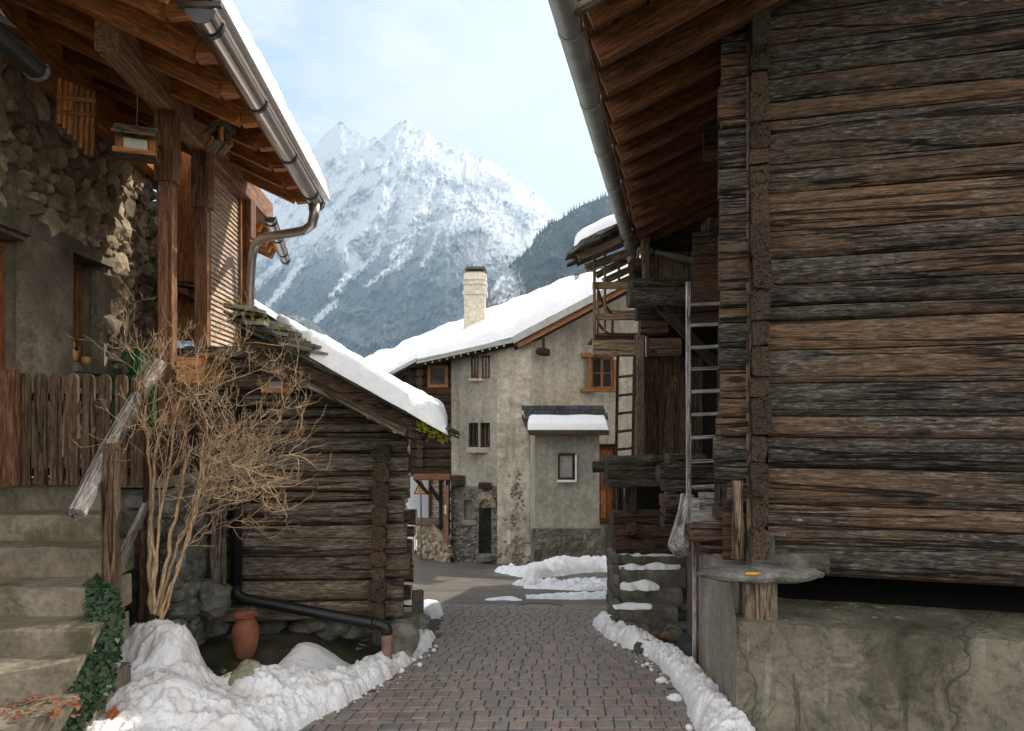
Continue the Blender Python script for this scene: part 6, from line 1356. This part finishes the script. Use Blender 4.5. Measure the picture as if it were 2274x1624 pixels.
targets = [(282,742,4.3),(318,770,4.5),(352,800,4.2),(395,770,4.6),(440,760,4.4),(500,690,4.7),(560,760,4.6),(600,800,4.4),(660,830,4.6),(640,900,4.3),(670,950,4.5),(665,1010,4.2),(640,1000,4.6),(600,1080,4.3),(600,1140,4.2),(560,1150,4.5),(560,1050,4.1),(520,960,4.4),(470,900,4.2),(300,850,4.1),(262,960,4.1),(510,1040,4.6),(580,960,4.7),(540,880,4.2),(420,960,4.4),(590,1110,4.6),(620,1060,4.0),(480,1110,4.2)]
mains = []
for (x0, y0, x1, y1, x2, y2, d2, w_) in ((336,1362,325,1180,350,960,4.35,.019),(347,1366,372,1230,420,1000,4.5,.017),(356,1372,420,1210,455,1040,4.3,.013),(342,1364,340,1150,322,900,4.4,.013),(352,1366,392,1180,500,1000,4.55,.014),(340,1362,352,1120,400,880,4.5,.012),(362,1376,440,1150,452,1000,4.2,.010)):
    pts = []
    for k in range(15):
        t = k/14; p = P(x0, y0, 4.42).lerp(P(x1, y1, 4.42), t).lerp(P(x1, y1, 4.42).lerp(P(x2, y2, d2), t), t); pts.append(p+Vector((rs.gauss(0, .007), rs.gauss(0, .007), 0)))
    rr = [w_*(1-.55*k/14) for k in range(15)]; stm.tube(pts, rr, 8, False); mains.append((pts, rr))
for i, (x, y, d) in enumerate(targets):
    e = P(x, y, d); best = min(mains, key=lambda m_: (m_[0][-1]-e).length*rs.uniform(.6, 1.4)); k0 = rs.randint(6, 13); b0 = best[0][k0]; r0 = best[1][k0]*rs.uniform(.55, .8)
    vx = e-b0; dr0 = (best[0][k0]-best[0][k0-1]).normalized(); mid = b0+dr0*vx.length*.35+Vector((rs.gauss(0, .05), rs.gauss(0, .06), 0)); mid2 = b0.lerp(e, .6)+Vector((rs.gauss(0, .07), rs.gauss(0, .07), rs.uniform(-.02, .16))); n = 13; pts = []
    for k in range(n+1):
        t = k/n; a = b0.lerp(mid, t); b = mid.lerp(mid2, t); c = mid2.lerp(e, t); q = a.lerp(b, t).lerp(b.lerp(c, t), t); pts.append(q+Vector((rs.gauss(0, .011), rs.gauss(0, .011), rs.gauss(0, .011)))*min(1, k))
    stm.tube(pts, [max(.0016, .72*r0*(1-.8*k/n)) for k in range(n+1)], 6, False)
    for k in range(2, n+1):
        for _ in range(1 if k < 9 or k % 2 else 2):
            t = (pts[min(k+1, n)]-pts[max(0, k-1)]).normalized(); sd = Vector((rs.gauss(.2, 1), rs.gauss(0, .7), rs.gauss(.05, .8))); sd = (sd-t*sd.dot(t)).normalized()
            twig(pts[k], t*.7+sd*rs.uniform(.5, 1.1), rs.uniform(.14, .36), .0025, 0 if rs.random() < .38 else 1)
stm.build('stems', M['twig'], sh_, smooth=True, recalc=False); tw.build('twigs', M['twig'], sh_, smooth=True, recalc=False)
buds.build('buds', plain('bud', (.16,.07,.04), .7), sh_, recalc=False)
# ------------------------------------------------------------------ ivy hanging over the stair cheek
iv = MB(); ri = random.Random(4)
def leafshape(c, s_, nrm, up, mb, rv=None):
    n = Vector(nrm).normalized(); u = Vector(up); u = (u-n*u.dot(n)).normalized(); r = n.cross(u)
    prof = [(0,-.5),(.42,-.38),(.55,.0),(.30,.18),(.22,.42),(0,.75),(-.22,.42),(-.30,.18),(-.55,0),(-.42,-.38)]
    mb.add([c+r*a*s_+u*b*s_+n*(.12*s_*(1-abs(a)*2)) for a, b in prof], [[0,1,2,3,4,5,6,7,8,9]], None, rv)
OUT = [(1295,195,235),(1330,200,262),(1380,190,268),(1420,185,262),(1460,175,262),(1510,165,250),(1560,140,225),(1624,110,170)]
for k in range(4200):
    y = ri.uniform(1292, 1640); a = float(np.interp(y, [o_[0] for o_ in OUT], [o_[1] for o_ in OUT])); b = float(np.interp(y, [o_[0] for o_ in OUT], [o_[2] for o_ in OUT]))
    x = ri.uniform(a, b)+ri.gauss(0, 4); d = 3.98-(y-1295)/330*.58+ri.uniform(-.06, .06); 
    if noise.noise(Vector((x*.05, y*.05, 2))) < -.42: continue
    leafshape(P(x, y, d), ri.uniform(.018, .038), (ri.gauss(.3, .5), -1+ri.gauss(0, .4), ri.gauss(.5, .5)), (ri.gauss(0, .5), 0, -1), iv, ri.random())
for k in range(26):
    p = P(ri.uniform(175, 250), ri.uniform(1300, 1540), 3.95); pts = [p+Vector((ri.gauss(0, .02)*q, -.02, -.06*q)) for q in range(5)]; iv.tube(pts, .003, 4)
ivy = tag(iv.build('ivy', M['ivy'], recalc=False), 'dark green ivy clump tumbling down between the staircase and the snow heap', 'ivy')
core = MB()
for (y, a, b) in OUT[:-1]: d = 4.12-(y-1295)/330*.5; core.blob(P((a+b)/2, y+15, d), (b-a)*.42/F*d, .05, .09, 2, .4, 1.6)
core.build('soil_core', M['earth'], ivy)
# dead leaves on the lower steps
mb = MB()
for k in range(70):
    t = ri.random(); d = lerp(3.15, 3.45, t); p = P(ri.uniform(0, 175), 0, d); leafshape(Vector((p.x, p.y, E-1.455+ri.uniform(0, .015)-.0)), ri.uniform(.02, .035), (ri.gauss(0, .3), ri.gauss(0, .3), 1), (ri.gauss(0, 1), ri.gauss(0, 1), 0), mb)
tag(mb.build('dead_leaves', M['brown_leaf'], recalc=False), 'damp brown leaves lying on the lowest visible stair treads', 'leaves', kind='stuff')
# boulder poking out of the snow
tag(MB().blob(P(545, 1512, 4.48)+Vector((0,0,-.02)), .12, .12, .15, 3, .25, 1.4, Matrix.Identity(3)).build('boulder', rocky('lichen_boulder', (.16,.15,.10), (.30,.28,.20), (.42,.40,.31), 5., .6, moss=(.20,.20,.06), mossamt=.2)), 'pale lichened boulder half buried at the right end of the snow heap', 'boulder')
bpy.context.view_layer.update(); dg = bpy.context.evaluated_depsgraph_get()
def drop(px, py):
    o_ = Vector((0, 0, E)); d_ = (P(px, py, 1.)-o_).normalized(); ok, loc, nr, _, ob_, _ = scene.ray_cast(dg, o_, d_); return loc, nr
loc, nr = drop(251, 1590)
lf = MB(); pr = []
for k in range(24):
    a = k/24*6.283; r = .055*(.55+.45*abs(math.cos(a*2.5))**.7)*(1 if k % 2 else .82); pr.append((math.sin(a)*r, math.cos(a)*r*1.05))
n_ = (nr+Vector((0,-.6,.4))).normalized(); u_ = Vector((0,.5,1)); u_ = (u_-n_*u_.dot(n_)).normalized(); r_ = n_.cross(u_)
lf.add([loc+n_*(.012+.006*math.sin(i*1.7))+r_*a+u_*b for i, (a, b) in enumerate(pr)]+[loc+n_*.006], [[i, (i+1)%24, 24] for i in range(24)]); lf.tube([loc+n_*.01-u_*.05, loc+n_*.02-u_*.095], .0015, 4)
tag(lf.build('maple_leaf', M['leaf'], recalc=False), 'single orange maple leaf lying on the snow near the bottom left corner', 'leaf')
mb = MB()
for k in range(14): p, q = drop(498+rs.uniform(-6, 8), 1497+rs.uniform(-9, 9)); leafshape(p+Vector((0,0,.012)), .012, (rs.gauss(0,.4), -.5, 1), (rs.gauss(0,1), 0, 1), mb)
tag(mb.build('sprig', plain('sprig_green', (.10,.30,.03), .6), recalc=False), 'tiny bright green sprig sticking out of the snow heap', 'plant')
# ------------------------------------------------------------------ valley air
hz = MB(); X0, X1, Y0, Y1, Z0, Z1 = -5300, 1500, -90, 9400, -2700, 3100
vs = [(x, y, z) for z in (Z0, Z1) for y in (Y0, Y1) for x in (X0, X1)]
hz.add(vs, [[0,1,3,2],[4,5,7,6],[0,1,5,4],[2,3,7,6],[0,2,6,4],[1,3,7,5]])
hm = bpy.data.materials.new('valley_air'); hm.use_nodes = True; hn = hm.node_tree; hn.nodes.clear()
ho = hn.nodes.new('ShaderNodeOutputMaterial'); hv_ = hn.nodes.new('ShaderNodeVolumePrincipled')
hv_.inputs['Color'].default_value = (.50, .74, 1, 1); hv_.inputs['Density'].default_value = .00009; hv_.inputs['Anisotropy'].default_value = .2
hn.links.new(hv_.outputs[0], ho.inputs['Volume'])
ho_ = hz.build('haze', hm); tag(ho_, 'thin bluish winter air filling the valley in front of the mountain', 'haze', kind='stuff')
